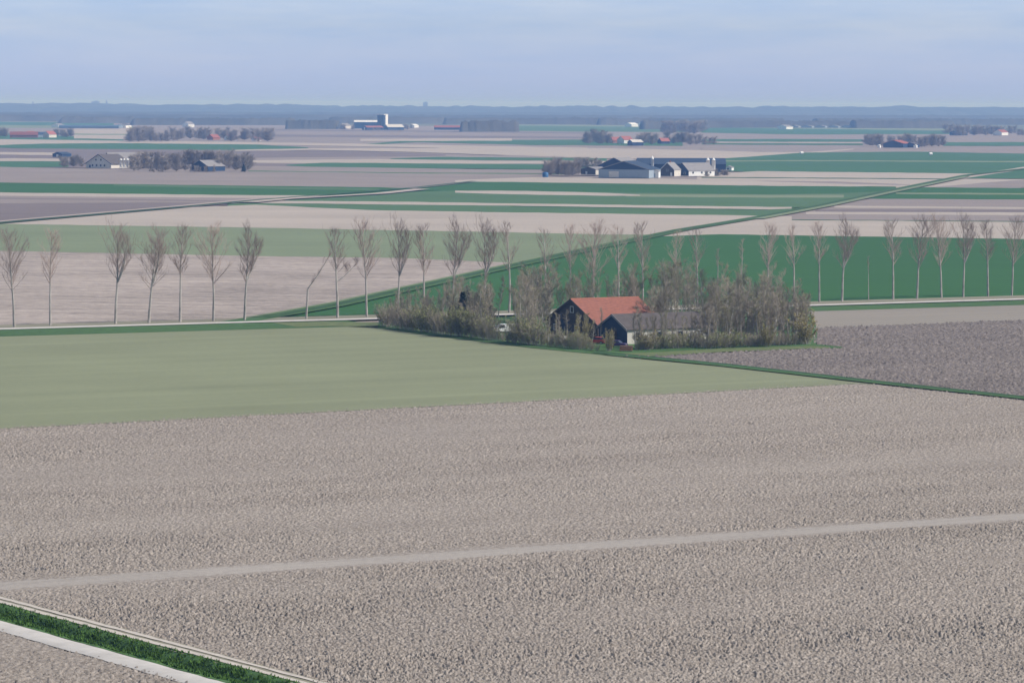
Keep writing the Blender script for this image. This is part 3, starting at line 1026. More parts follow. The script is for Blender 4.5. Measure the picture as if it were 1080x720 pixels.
# the broken one: a stump of trunk with a single arm leaning right
r = random.Random(77)
tr, cw = MB(), MB()
hb = hpx(323, 336.3, 304)
pts, _, _ = grow(tr, r, Vector((0, 0, -.2)), Vector((0.02, 0, 1)), hb, 0.26, 6, 7, 0.03, 0.02, 0.8)
q, _, _ = grow(tr, r, pts[-1], Vector((0.55, 0.1, 0.75)).normalized(), 9.5, 0.17, 8, 5, 0.05, 0.015, 0.2)
for i in range(34):
    p, d = at_t(q, r.uniform(0.1, 1))
    q2, _, _ = grow(cw, r, p, (d + rdir(r, 0.8, 1) * 0.6).normalized(), r.uniform(0.8, 2.2), 0.03, 3, 3, 0.15, 0.06)
    for j in range(5):
        p2, d2 = at_t(q2, r.uniform(0.2, 1))
        cw.tube([p2, p2 + (d2 + rdir(r, 0.5, 1) * 0.7).normalized() * r.uniform(0.4, 0.9)], [0.022, 0.012], 3)
make_tree('poplar_tree', 'tree', (tr, cw), M_bark, M_twig, 'broken poplar stump with one bare arm leaning right, by the road bend', G(323, 336.1), GROUP_ROW)

# --- the farm wood
TB = [make_tree('bare_tree', 'tree', bare_tree(40 + i, 12, st, w, 0.22, dn, bd), M_bark, [M_twig2, M_bud], 'x', (0, 0, 0))
      for i, (st, w, dn, bd) in enumerate([(3, 2.6, 1.0, .12), (2, 3.0, 1.3, .2), (4, 2.4, .9, .06), (1, 3.0, 2.2, .12), (2, 2.2, 1.4, .02), (1, 2.0, 1.8, .04)])]
TP = [make_tree('pole_tree', 'tree', bare_tree(60 + i, 12, 1, 1.3, 0.25, 1.5, bd, 0.014), M_bark, [M_twig2, M_bud], 'x', (0, 0, 0)) for i, bd in enumerate((0.05, 0.2, 0.0, 0.1))]
BU = [make_tree('bush', 'bush', bush(80 + i, 4, 2.4, 15, lf), M_bark, [M_twig2, M_bud], 'x', (0, 0, 0), trunk_name='stem') for i, lf in enumerate((0.12, 0.35, 0.6, 0.04))]
WI = make_tree('willow_bush', 'bush', bush(95, 4, 2.6, 22, 0.95), M_bark, [M_twig2, M_willow], 'x', (0, 0, 0), trunk_name='stem')
usedproto = set()


def plant(protos, x, y, h, base_h, label, group, wide=1.0, loc=None):
    p = rnd.choice(protos)
    k = h / base_h
    loc = loc or G(x, y)
    rz = rnd.uniform(0, 6.28)
    sc = (k * wide * rnd.uniform(0.9, 1.15), k * wide * rnd.uniform(0.9, 1.15), k)
    if p.name not in usedproto:
        usedproto.add(p.name)
        p.location, p.rotation_euler, p.scale = loc, (0, 0, rz), sc
        p['label'] = label
        if group: p['group'] = group
        return p
    o = dup(p, loc, rz, sc, label, group or '')
    if not group:
        del o['group']
    return o


# hedge along the front left edge of the farm
n = 66
for i in range(n):
    f = (i + rnd.uniform(-.3, .3)) / n
    x = 404 + f * 229
    ye = np.interp(x, [400, 450, 560, 640], [344.6, 351.2, 364.4, 371.6])
    plant(BU, x, ye - rnd.uniform(0.2, 1.6), rnd.uniform(4.0, 5.8) * (0.5 if 521 < x < 541 else 1.0 if x < 572 else 0.62 if x < 619 else 0.36), 4.0, 'leafless hedge bush in the front left hedge between field and farm', 'bushes of the front left hedge', 0.85)
# thin trees standing in that hedge
for i in range(26):
    f = (i + rnd.random()) / 26
    x = 408 + f * 222
    ye = np.interp(x, [400, 450, 560, 640], [344.6, 351.2, 364.4, 371.6])
    hh = rnd.uniform(6.5, 9.5) if x < 470 else rnd.uniform(8, 13)
    if 572 < x < 640 or 521 < x < 542: continue
    plant(TP + TB[2:3], x, ye - rnd.uniform(1.5, 4), hh, 12.0, 'thin bare tree rising out of the front left hedge', 'thin trees in the front left hedge', 1.0)
# trees of the left wood, behind the hedge
for i in range(46):
    x = rnd.uniform(410, 582)
    yf = np.interp(x, [400, 450, 560, 640], [343, 349, 358, 360])
    yb = np.interp(x, [400, 560], [338, 332.5])
    y = rnd.uniform(yb + 1.0, yf - 1.5)
    if 516 < x < 542 and y > 340: continue
    if x > 570 and y > 350: continue
    hh = np.interp(x, [405, 430, 490, 540, 580], [5.5, 8, 10.5, 12, 15]) * rnd.uniform(0.75, 1.15)
    plant(TB, x, y, hh, 12.0, 'bare budding tree in the wood left of the red barn', 'trees of the wood left of the barn')
# tall trees behind the barn, towards the road
for i in range(34):
    x = rnd.uniform(556, 735)
    y = rnd.uniform(np.interp(x, [556, 735], [334, 328]), np.interp(x, [556, 735], [342, 337]))
    hh = rnd.uniform(10, 15.5)
    if 596 < x < 690: hh *= 0.92
    plant(TB, x, y, hh, 12.0, 'bare grey-brown tree behind the barn and shed, before the road', 'trees behind the barn')
# a few standing between the barn's right end and the shed
for i, (x, y, hh) in enumerate(((686, 354.6, 8.5), (691, 355, 9.5), (696, 354.4, 9.0), (701, 354.6, 9.5), (688, 353.6, 10.0), (670, 350.5, 11.5), (676, 353.5, 9.5), (683, 352, 11), (690, 353, 10.5), (698, 351, 11.5), (707, 352, 11), (716, 350.5, 12), (726, 351, 12), (733, 352, 12))):
    plant(TB, x, y, hh, 12.0, 'bare tree between the right end of the red barn and the low shed', 'trees between barn and shed')
for i in range(7):
    x = 672 + (i + rnd.uniform(-.35, .35)) / 7 * 68
    plant(TP, x, np.interp(x, [670, 745], [367.5, 364.8]), rnd.uniform(6.0, 9.5), 12.0, 'thin bare tree right before the pale side wall of the low shed', 'thin trees before the shed wall', 1.25)
# copse right of the shed
for i in range(58):
    x = 742 + (i + rnd.uniform(-.4, .4)) / 58 * 112
    y = np.interp(x, [740, 857], [367.2, 362.2]) - rnd.uniform(0, 3)
    plant(TP, x, y, rnd.uniform(7.5, 12.0), 12.0, 'thin pole-like bare tree in the front edge of the copse right of the shed', 'pole trees of the right copse', 1.25)
for i in range(48):
    x = rnd.uniform(738, 850)
    y = rnd.uniform(np.interp(x, [740, 857], [334, 340]), np.interp(x, [740, 857], [363, 358.5]))
    hh = np.interp(x, [738, 790, 850], [14.5, 12.5, 9.5]) * rnd.uniform(0.65, 1.15)
    plant(TB, x, y, hh, 12.0, 'bare tree inside the dense copse right of the shed', 'trees inside the right copse')
# small trees and bushes in front of the shed's white wall
for i in range(26):
    x = 671 + (i + rnd.uniform(-.3, .3)) / 26 * 72
    y = np.interp(x, [670, 745], [369, 366.2])
    plant(BU[:3] if i % 2 else TP, x, y, rnd.uniform(2.4, 3.6) if i % 2 else rnd.uniform(7, 10), 4.0 if i % 2 else 12.0, 'bare bush or sapling before the white wall of the low shed', 'bushes before the white shed wall', 1.1 if i % 2 else 1.0)
for i in range(20):
    x = 745 + (i + rnd.uniform(-.3, .3)) / 20 * 108
    y = np.interp(x, [740, 857], [368, 362.8])
    plant(BU, x, y, rnd.uniform(1.8, 3.4), 4.0, 'low undergrowth bush at the foot of the right copse', 'undergrowth of the right copse', 1.3)
# distinct ones
plant(TP[2:3], 632.5, 361.2, 9.2, 12.0, 'single thin pale tree before the seam between red roof and navy gable', None, 0.9)
plant(TP[:1], 573, 357, 9.5, 12.0, 'thin bare tree at the left eave of the black barn gable', None, 1.0)
plant(TP[1:2], 586, 361.5, 7.0, 12.0, 'small thin tree before the left half of the black barn gable', None, 1.0)
for x, y, hh in ((578, 360, 8.5), (592, 362.5, 7.5), (599, 362, 8.8), (607, 363.5, 6.8), (619, 364, 7.4), (624, 363, 6.5)):
    plant(TP, x, y, hh, 12.0, 'slender bare tree veiling the black barn gable', 'slender trees before the barn gable', 1.2)
plant([WI], 642, 370.5, 4.2, 4.0, 'round yellow-green bush between the red car and the purple car', None, 0.62)
plant([WI], 851, 363.2, 6.4, 4.0, 'tall yellow-green willow bush at the far right end of the copse', None, 0.85)
plant([WI], 810, 366.0, 4.6, 4.0, 'yellowish brown willow bush in the front edge of the right copse', None, 0.6)
plant([WI], 613, 365.5, 6.2, 4.0, 'greenish budding tree-high bush before the dark barn gable', None, 0.5)
plant([WI], 682, 369, 3.8, 4.0, 'dull green round bush at the left end of the white shed wall', None, 1.1)
IV = [make_tree('ivy_tree', 'tree', bare_tree(150 + i, 9, 2, 1.9, 0.1, 1.5, 0.45), M_bark, [M_twig2, M_spruce], 'x', (0, 0, 0)) for i in range(2)]
for x, y, hh in ((482, 347.5, 7.0), (494, 349, 8.0), (500, 350, 7.2), (507, 350.5, 8.6), (513, 351.5, 8.0), (519, 351, 6.6), (498, 346, 9.2), (511, 347, 9.0), (571, 343, 9.5), (577, 345, 10.5)):
    plant(IV, x, y, hh, 9.0, 'dark ivy-clad tree in the left wood beside the spruce or by the barn eave', 'dark ivy-clad trees of the left wood')
make_tree('spruce_tree', 'tree', spruce(3, 8.6, 2.7), M_bark, M_spruce, 'dark green pointed spruce among bare trees of the left wood', G(489, 346.5))
make_tree('spruce_tree', 'tree', spruce(4, 6.2, 1.8), M_bark, M_spruce, 'small dark spruce just left of the pointed spruce', G(478, 344))


# ------------------------------------------------------------------ buildings
def gable_house(name, label, cat, loc, yaw, Wd, Ln, eave, ridge, m_wall, m_roof, m_gable=None, over=0.35, roof_t=0.18,
                doors=(), wins=(), side_wins=0, side='right', ridge_tiles=None, barge=None, lower=None, group=None, chimney=None):
    """ridge runs along local +x; the gable at x=0 faces the viewer; right side is -y"""
    root = tag(empty(name, loc, yaw), label, cat, group)
    hw = Wd / 2
    MB().prism([(-hw, -0.3), (hw, -0.3), (hw, eave), (0, ridge), (-hw, eave)], 0, Ln).build('wall', m_wall, root)
    if m_gable:
        z0 = lower if lower is not None else 0.0
        w0 = hw
        poly = [(-w0, z0), (w0, z0), (w0, eave), (0, ridge), (-w0, eave)] if z0 < eave - 0.01 else [(-hw, eave), (hw, eave), (0, ridge)]
        MB().prism(poly, -0.06, -0.005).build('gable', m_gable, root)
    rb = MB()
    sl = (ridge - eave) / hw
    e = over
    for s in (-1, 1):
        rb.prism([(0, ridge + 0.02), (s * (hw + e), eave - sl * e + 0.02), (s * (hw + e), eave - sl * e + 0.02 + roof_t), (0, ridge + 0.02 + roof_t)][::(1 if s > 0 else -1)], -over, Ln + over)
    rf = rb.build('roof', m_roof, root)
    if ridge_tiles:
        k = MB()
        nn = max(4, int(Ln / 0.5))
        for i in range(nn):
            x0, x1 = -over + (Ln + 2 * over) * i / nn, -over + (Ln + 2 * over) * (i + 0.94) / nn
            k.prism([(-0.22, ridge + roof_t - 0.05), (0.22, ridge + roof_t - 0.05), (0.14, ridge + roof_t + 0.14), (-0.14, ridge + roof_t + 0.14)], x0, x1)
        k.build('ridge_tiles', ridge_tiles, rf)
    if barge:
        k = MB()
        for s in (-1, 1):
            k.prism([(0, ridge + roof_t + 0.05), (0, ridge - 0.25), (s * (hw + e + .02), eave - sl * e - 0.25), (s * (hw + e + .02), eave - sl * e + roof_t + 0.05)][::(-1 if s > 0 else 1)], -over - 0.08, -over - 0.005)
        k.build('bargeboard', barge, rf)
    if chimney:
        MB().box(Ln * 0.4, Ln * 0.4 + 0.8, -0.4, 0.4, ridge - 0.5, ridge + 1.3).build('chimney', chimney, rf)
    for (yc, w, h, m) in doors:
        d = MB().box(-0.16, -0.065, yc - w / 2, yc + w / 2, 0, h).build('door', m, root)
        MB().box(-0.20, -0.165, yc - 0.04, yc + 0.04, h * 0.3, h * 0.55).build('handle', M_steel, d)
    for (yc, zc, w, h) in wins:
        wn = MB().box(-0.12, -0.065, yc - w / 2, yc + w / 2, zc, zc + h).build('window', M_glass, root)
        fr = MB()
        for (a, b, c, d) in ((-w / 2 - .1, w / 2 + .1, -.1, 0), (-w / 2 - .1, w / 2 + .1, h, h + .1), (-w / 2 - .1, -w / 2, 0, h), (w / 2, w / 2 + .1, 0, h)):
            fr.box(-0.16, -0.066, yc + a, yc + b, zc + c, zc + d)
        fr.build('frame', M_white, wn)
    sd = -1 if side == 'right' else 1
    for i in range(side_wins):
        x = Ln * (i + 0.5) / side_wins
        y0 = sd * (hw + 0.005)
        y1 = sd * (hw + 0.06)
        wn = MB().box(x - .7, x + .7, min(y0, y1), max(y0, y1), eave * 0.42, eave * 0.80).build('window', M_glass, root)
        fr = MB()
        y2 = sd * (hw + 0.09)
        for (a, b, c, d) in ((-.8, .8, -.1, 0), (-.8, .8, .38 * eave, .38 * eave + .1), (-.8, -.7, 0, .38 * eave), (.7, .8, 0, .38 * eave)):
            fr.box(x + a, x + b, min(y0, y2), max(y0, y2), eave * .42 + c, eave * .42 + d)
        fr.build('frame', M_white, wn)
    return root


YAW = math.atan2(0.51, 0.86)
# red barn: big black tarred gable, red pantile roof
gable_house('barn', 'large black boarded barn with a red tiled roof, in the middle of the farm wood', 'barn', G(603.5, 354.5), YAW, 21, 16.5, 3.1, 7.9,
            M_tar, M_tile, m_gable=M_tar, over=0.5, ridge_tiles=M_ridge, barge=M_tar,
            doors=((3.0, 3.6, 3.4, M_navy), (-5.5, 1.2, 2.2, M_fibre_old)), wins=((-2.0, 1.1, 1.4, 1.2), (7.0, 1.1, 1.2, 1.1), (0.0, 5.2, 1.2, 1.2)))
# low shed in front: navy gable, grey roof, white side wall
gable_house('shed', 'long low shed with dark navy gable, grey weathered roof and white side wall', 'shed', G(646.5, 361.5), YAW, 11.2, 21, 3.1, 5.9,
            M_cream, M_fibre_old, m_gable=M_navy, over=0.35, barge=M_fibre,
            doors=((0.4, 4.0, 2.7, M_tar),), side_wins=4)


def car(name, label, cat, loc, yaw, body_m, van=False, L_=4.2):
    root = tag(empty(name, loc, yaw), label, cat)
    h = 2.0 if van else 1.45
    w = 0.85
    if van:
        prof = [(-L_ / 2, .35), (L_ / 2, .35), (L_ / 2, 1.05), (L_ / 2 - .7, 1.15), (L_ / 2 - 1.35, 1.95), (-L_ / 2 + .1, h), (-L_ / 2, 1.9)]
        gl = [(L_ / 2 - .78, 1.17), (L_ / 2 - 1.36, 1.88), (L_ / 2 - 2.2, 1.88), (L_ / 2 - 2.2, 1.17)]
    else:
        prof = [(-L_ / 2, .32), (L_ / 2, .32), (L_ / 2 + .03, .72), (L_ / 2 - .25, .86), (L_ / 2 - 1.1, .95), (-L_ / 2 + .5, .98), (-L_ / 2 + .05, .95), (-L_ / 2 - .03, .7)]
        gl = [(L_ / 2 - 1.08, .955), (L_ / 2 - 1.75, 1.40), (-L_ / 2 + 1.0, 1.40), (-L_ / 2 + .25, .975)]
    n = len(prof)
    b = MB()
    vs = [(x, -w * (1 if z < 1.0 else .93), z) for x, z in prof] + [(x, w * (1 if z < 1.0 else .93), z) for x, z in prof]
    b.add(vs, [tuple(range(n)), tuple(range(n, 2 * n))[::-1]] + [(i, n + i, n + (i + 1) % n, (i + 1) % n) for i in range(n)])
    bo = b.build('body', body_m, root)
    md = bo.modifiers.new('bevel', 'BEVEL')
    md.width, md.segments = 0.08, 2
    g = MB()
    n = len(gl)
    iw = w * .95 if van else w * .86
    vs = [(x, -(iw + (.0 if z > 1.3 else .05)), z) for x, z in gl] + [(x, iw + (.0 if z > 1.3 else .05), z) for x, z in gl]
    g.add(vs, [tuple(range(n)), tuple(range(n, 2 * n))[::-1]] + [(i, n + i, n + (i + 1) % n, (i + 1) % n) for i in range(n)])
    g.build('window', M_glass, root)
    if not van:
        k = MB().box(-L_ / 2 + 1.0, L_ / 2 - 1.72, -w * .86, w * .86, 1.40, 1.46)
        k.build('roof', body_m, root)
    for sx in (-1, 1):
        for sy in (-1, 1):
            wm = MB()
            cx, cy = sx * L_ * .31, sy * (w - .04)
            pts = [Vector((cx, cy - .1, .31)), Vector((cx, cy + .1, .31))]
            wm.tube(pts, [.31, .31], 14)
            k0 = len(wm.v) - 28
            wm.f += [tuple(range(k0, k0 + 14))[::-1], tuple(range(k0 + 14, k0 + 28))]
            wm.m += [0, 0]
            wh = wm.build('wheel', M_tyre, root)
            rm = MB()
            rm.tube([Vector((cx, cy - .11, .31)), Vector((cx, cy + .11, .31))], [.18, .18], 12)
            k0 = len(rm.v) - 24
            rm.f += [tuple(range(k0, k0 + 12))[::-1], tuple(range(k0 + 12, k0 + 24))]
            rm.m += [0, 0]
            rm.build('rim', M_rim, wh)
    for sy in (-1, 1):
        MB().box(L_ / 2 - .04, L_ / 2 + .05, sy * .62 - .17, sy * .62 + .17, .62, .78).build('headlight', M_lamp, root)
    return root


car('car', 'small red car parked before the black barn gable', 'car', G(629.5, 362.6), math.radians(160), M_red, L_=3.9)
car('car', 'dark purple car parked before the navy shed gable', 'car', G(651, 366.2), math.radians(-20), M_purple)
car('van', 'white van parked in the trees left of the barn', 'van', G(531.5, 351.0), math.radians(200), M_whitecar, van=True, L_=4.6)
car('car', 'grey car beside the white van in the left wood', 'car', G(522, 350.5), math.radians(205), M_silver)
# low log pile by the purple car
root = tag(empty('log_pile', G(660.5, 370.2), YAW - 0.7), 'low stack of cut logs on the grass right of the purple car', 'log pile')
rr = random.Random(8)
for lay, cnt in ((0, 5), (1, 4), (2, 3)):
    for i in range(cnt):
        y, z = (i - cnt / 2 + .5) * .42, .2 + lay * .36
        m = MB()
        m.tube([Vector((-1.2 + rr.uniform(-.1, .1), y, z)), Vector((1.2 + rr.uniform(-.1, .1), y, z))], [.2, .2], 9)
        k0 = len(m.v) - 18
        m.f += [tuple(range(k0, k0 + 9))[::-1], tuple(range(k0 + 9, k0 + 18))]
        m.m += [0, 0]
        m.build('log', M_log, root)
# white gas tank in the hedge left of the gable
root = tag(empty('gas_tank', G(594, 361.2), 0.4), 'small white gas tank by the hedge before the barn gable', 'tank')
m = MB()
prof = [(0.05, -1.1), (.35, -1.02), (.5, -.8), (.5, .8), (.35, 1.02), (.05, 1.1)]
m.lathe(prof, 14)
t = m.build('tank', M_white, root, True)
t.rotation_euler, t.location = (0, math.pi / 2, 0), (0, 0, .85)
for x in (-.6, .6):
    MB().box(x - .1, x + .1, -.35, .35, -.05, .5).build('leg', M_steel, root)

# --- the blue-grey farm, about 2.5 km away
YF = math.radians(26)


def fm(px, py):                    # metres per photo pixel at that ground point
    return G(px, py).y / F


def house_px(name, label, cat, xl, xr, yb, y_eave, y_ridge, Ln, yaw, *a, **k):
    """gabled building whose gable spans photo columns xl..xr with its foot on row yb"""
    xc = (xl + xr) / 2
    s = fm(xc, yb)
    Wd = (xr - xl) * s / abs(math.sin(yaw)) if abs(math.sin(yaw)) > 0.6 else (xr - xl) * s / max(math.cos(math.pi / 2 - yaw), 0.35) if False else (xr - xl) * s
    return gable_house(name, label, cat, G(xc, yb), yaw, Wd, Ln, (yb - y_eave) * s, (yb - y_ridge) * s, *a, **k)


YB = math.radians(78)              # ridge runs away from the viewer, gable turned a little to the left
gable_house('barn', 'long navy shed with dark roof at the back of the blue-grey farm', 'barn', G(672, 180.6), math.radians(1), 24, 66, 5.6, 9.8, M_navy, M_navyroof, over=.4)
house_px('barn', 'navy gabled barn with a pale roof edge, rear left of the blue-grey farm', 'barn', 631, 664, 182.5, 174.8, 166.6, 26, math.radians(63), M_navy, M_fibre, M_navy, barge=M_fibre)
house_px('barn', 'big navy gabled barn with light grey lower wall, front of the blue-grey farm', 'barn', 631.5, 684, 187.3, 178.9, 170.2, 30, math.radians(72), M_greywall, M_navyroof, M_navy, lower=5.6, barge=M_fibre,
         doors=((7.0, 7.0, 4.2, M_cream),))
house_px('farmhouse', 'small dark gabled house with white roof edge, middle of the blue-grey farm', 'house', 696.5, 711, 185.6, 179, 171.6, 14, math.radians(68), M_cream, M_fibre, M_tar, barge=M_white, doors=((-3.0, 1.4, 2.4, M_white),), wins=((0, 3.4, 1.2, 1.2),), chimney=M_brick)
house_px('barn', 'barn with a broad light grey roof, right of the small gabled farmhouse', 'barn', 708, 731, 185.2, 180, 172.0, 23, math.radians(34), M_white, M_fibre, M_navy, wins=((-3, 1.0, 2, 1.4), (3, 1.0, 2, 1.4)), side_wins=3)
house_px('barn', 'white low extension against the right wall of the big navy barn', 'barn', 684.5, 694.5, 187.2, 180.8, 178.8, 9, math.radians(80), M_white, M_fibre, side_wins=0, doors=((0, 2.2, 2.6, M_greywall),))
house_px('shed', 'low open shed with pale roof between copse and big navy barn', 'shed', 613, 628, 183.8, 178.6, 176.2, 12, math.radians(40), M_cream, M_fibre, M_tar, doors=((2, 2, 2, M_white),))
house_px('shed', 'tiny white shed at the right end of the blue-grey farm', 'shed', 764, 771.5, 179.4, 176.6, 175.2, 6, math.radians(70), M_white, M_fibre, doors=((0, 1.4, 1.6, M_navy),))


def silo(x, yb, yt, w_px, label, group=None):
    s = fm(x, yb)
    h = hpx(x, yb, yt)
    R_ = w_px * s / 2
    root = tag(empty('silo', G(x, yb), -0.6), label, 'silo', group)
    MB().lathe([(R_ * .25, h * .10), (R_, h * .24), (R_, h * .86), (R_ * 1.02, h * .86)], 18).build('tank', M_white, root, True)
    MB().lathe([(R_ * 1.04, h * .858), (R_ * .2, h), (0.02, h)], 18).build('roof', M_white, root, True)
    for k in range(4):
        a = k * math.pi / 2 + .6
        MB().tube([Vector((math.cos(a) * R_ * .9, math.sin(a) * R_ * .9, -.1)), Vector((math.cos(a) * R_ * .9, math.sin(a) * R_ * .9, h * .26))], [.12, .12], 5).build('leg', M_steel, root)
    return root


silo(688, 186.6, 164.6, 3.0, 'tallest white feed silo, standing at the right of the big navy barn')
silo(746.5, 182.2, 166.6, 4.0, 'white feed silo, the left of two before the long navy shed', 'pair of silos before the long navy shed')
silo(752.5, 182.2, 166.6, 4.0, 'white feed silo, the right of two before the long navy shed', 'pair of silos before the long navy shed')
root = tag(empty('silage_tank', G(575.2, 187.0)), 'small blue tank at the left corner of the farm copse', 'tank')
MB().lathe([(2.0, 0), (2.1, 3.0), (1.2, 3.5), (.05, 3.6)], 14).build('tank', M_bluep, root, True)
MB().lathe([(0.5, 3.45), (0.5, 3.9), (0.05, 3.95)], 10).build('lid', M_navy, root)

# --- left farm with pale gable
house_px('farmhouse', 'pale gabled farmhouse with wide dark roof edges, left edge of the left farm', 'house', 90, 118, 177.0, 172.4, 163.0, 26, math.radians(62), M_cream, M_fibre_old, M_cream, over=.9, barge=M_navy,
         wins=((5.5, 1.0, 1.6, 1.6), (1.8, 1.0, 1.6, 1.6), (-2.0, 1.0, 1.6, 1.6), (-5.6, 1.0, 1.6, 1.6), (2.4, 5.4, 1.4, 1.4), (-2.2, 5.4, 1.4, 1.4)), doors=((8, 1.4, 2.2, M_navy),))
house_px('barn', 'long barn with pale grey ridge behind the pale gabled farmhouse', 'barn', 104, 122, 174.6, 169.5, 161.0, 40, math.radians(35), M_navy, M_fibre, M_navy, barge=M_fibre)
for x, w, n_ in ((127.6, 3.0, 'left'), (131.0, 2.6, 'middle'), (134.6, 3.2, 'right')):
    silo(x, 177.6, 167.2, w, f'white silo beside the pale gabled farmhouse, {n_} of three', 'three silos at the left farm')
house_px('barn', 'low barn with rounded grey weathered roof inside the left copse', 'barn', 201, 220, 180.0, 175.4, 169.2, 18, math.radians(50), M_navy, M_fibre, M_navy, doors=((0, 3.5, 3.0, M_tar),))
house_px('shed', 'small blue-grey shed in the fields left of the pale gabled farmhouse', 'shed', 55, 66, 165.4, 162.6, 160.6, 14, math.radians(60), M_navy, M_navyroof, doors=((0, 2.5, 2.2, M_white),))

# --- farms farther off
house_px('barn', 'long far-off barn with brick-red roof at the left edge', 'barn', 9, 12, 145.0, 142.0, 139.0, 40, math.radians(2), M_brick, M_pink)
house_px('farmhouse', 'far white gable with red roof, left of two beside the long red-roofed barn', 'house', 25, 31, 145.0, 141.8, 138.6, 16, math.radians(58), M_white, M_pink)
house_px('farmhouse', 'far white gable with red roof, nearest the round clump at the left', 'house', 45, 52, 145.0, 141.8, 138.4, 16, math.radians(55), M_cream, M_pink)
house_px('barn', 'grey far-off barn between the two white gables with red roofs', 'barn', 33, 40, 144.6, 141.8, 139.4, 20, math.radians(20), M_greywall, M_navyroof)
# long glasshouse
g0, g1 = G(62, 135), G(121, 135)
root = tag(empty('greenhouse', g0, 0), 'very long blue-grey glasshouse at the left below the woods', 'greenhouse')
Lg = (g1 - g0).length
m = MB()
for i in range(12):
    y0 = i * 6.4
    m.prism([(y0, 0), (y0 + 6.4, 0), (y0 + 6.4, 4.2), (y0 + 3.2, 5.6), (y0, 4.2)], 0, Lg)
m.build('roof', M_glassroof, root)
MB().box(-.3, Lg + .3, -.12, -.03, -.2, 1.2).build('wall', M_navy, root)
house_px('barn', 'white packing shed at the left end of the long glasshouse', 'barn', 54, 62, 134.2, 131.8, 130.4, 20, math.radians(60), M_white, M_fibre)
house_px('barn', 'white shed at the right end of the long glasshouse', 'barn', 122, 133, 134.8, 132.2, 130.4, 20, math.radians(62), M_white, M_fibre_old)
house_px('farmhouse', 'red-roofed farmhouse in the far left copse, left of three', 'house', 218, 225, 147.4, 145.0, 142.0, 12, math.radians(40), M_brick, M_pink)
house_px('farmhouse', 'red-roofed farmhouse with white wall in the far left copse, middle of three', 'house', 236, 243, 147.8, 145.0, 141.6, 13, math.radians(45), M_white, M_pink)
house_px('farmhouse', 'red-roofed farmhouse in the far left copse, right of three', 'house', 265, 270, 148.4, 146.8, 144.4, 9, math.radians(40), M_white, M_pink)
house_px('farmhouse', 'white house in front of the woods above the far left copse', 'house', 192, 199, 134.2, 131.2, 128.4, 16, math.radians(45), M_white, M_fibre)
# factory with tower
house_px('factory_hall', 'long factory hall with white roof, left of the square tower', 'factory', 371, 376, 135.4, 128.8, 126.9, 52, math.radians(3), M_navy, M_white)
house_px('factory_hall', 'low hall with reddish roof at the foot of the square tower', 'factory', 377, 392, 137.0, 134.6, 132.8, 34, math.radians(25), M_navy, M_pink, doors=((0, 6, 5, M_white),))
house_px('factory_hall', 'low hall with pale roof, right of the square tower', 'factory', 400, 413, 137.0, 134.2, 131.4, 34, math.radians(25), M_navy, M_cream)
house_px('shed', 'small white shed right of the factory halls', 'shed', 431, 437, 134.6, 132.4, 131.0, 14, math.radians(50), M_white, M_white)
house_px('shed', 'small white house left of the factory, at the wood edge', 'house', 356, 364, 135.6, 132.6, 130.2, 18, math.radians(50), M_cream, M_fibre)
p = G(403.5, 136.4)
root = tag(empty('tower', p, math.radians(60)), 'square dark tower, white on its sunlit side, of the distant factory', 'tower')
ht = hpx(403.5, 136.4, 121.2)
MB().box(-7.5, 7.5, -7.5, 7.5, -.5, ht).build('wall', M_navyroof, root)
MB().box(-8, 8, -8, 8, ht, ht + 1.2).build('roof', M_white, root)
MB().box(-1.5, 7.3, -7.9, -7.52, ht * .3, ht * .99).build('sunlit_side', M_white, root)  # sunlight on the tower's right face, put in as a white sheet
MB().box(-7.9, -7.52, -3, 3, ht * .25, ht * .9).build('window', M_glass, root)
house_px('barn', 'long low far-off shed with reddish roof right of the factory', 'barn', 456, 460, 136.8, 134.4, 132.4, 62, math.radians(3), M_navy, M_pink)
house_px('shed', 'white low shed before the woods above the long reddish shed', 'shed', 446, 452, 128.4, 126.8, 125.4, 70, math.radians(5), M_white, M_white)
house_px('farmhouse', 'far house with bright red roof in the clump behind the navy farm, left', 'house', 641, 648, 150.6, 148.2, 144.6, 16, math.radians(30), M_brick, M_pink)
house_px('farmhouse', 'far house with bright red roof in the clump behind the navy farm, middle', 'house', 651, 658, 151.0, 147.6, 143.8, 16, math.radians(40), M_white, M_pink)
house_px('barn', 'dark blue low barn with white trim right of the bright red roofs', 'barn', 657, 672, 153.4, 150.0, 147.4, 14, math.radians(20), M_navy, M_cream)
house_px('farmhouse', 'far dark gable with one red roof slope, right of the blue barn', 'house', 692, 699, 151.4, 149.0, 145.8, 14, math.radians(35), M_navy, M_pink)
house_px('barn', 'far long pinkish-roofed shed at the wood edge', 'barn', 636, 640, 131.2, 129.4, 127.8, 80, math.radians(3), M_cream, M_pink)
house_px('shed', 'far white shed right of the pinkish-roofed shed', 'shed', 659, 666, 133.6, 131.4, 129.6, 22, math.radians(45), M_white, M_white)
house_px('shed', 'far white house at the end of the pinkish-roofed shed', 'house', 671, 679, 133.2, 131.0, 129.2, 22, math.radians(45), M_white, M_fibre)
house_px('barn', 'blue-fronted gabled barn with red roof edge in the right-hand clump', 'barn', 932, 952, 155.4, 151.4, 148.0, 24, math.radians(62), M_navy, M_pink, M_navyroof, barge=M_pink)
house_px('barn', 'small dark gabled barn right of the blue-fronted one', 'barn', 954, 965, 155.4, 152.4, 150.4, 16, math.radians(65), M_navy, M_fibre_old, M_navy)
house_px('shed', 'small white cube shed beside the small dark gabled barn', 'shed', 963.5, 966.5, 155.8, 153.8, 152.9, 5, math.radians(70), M_white, M_white)
house_px('shed', 'small white shed at the left side of the right-hand clump', 'shed', 925, 928, 155.6, 153.6, 152.8, 5, math.radians(70), M_white, M_white)
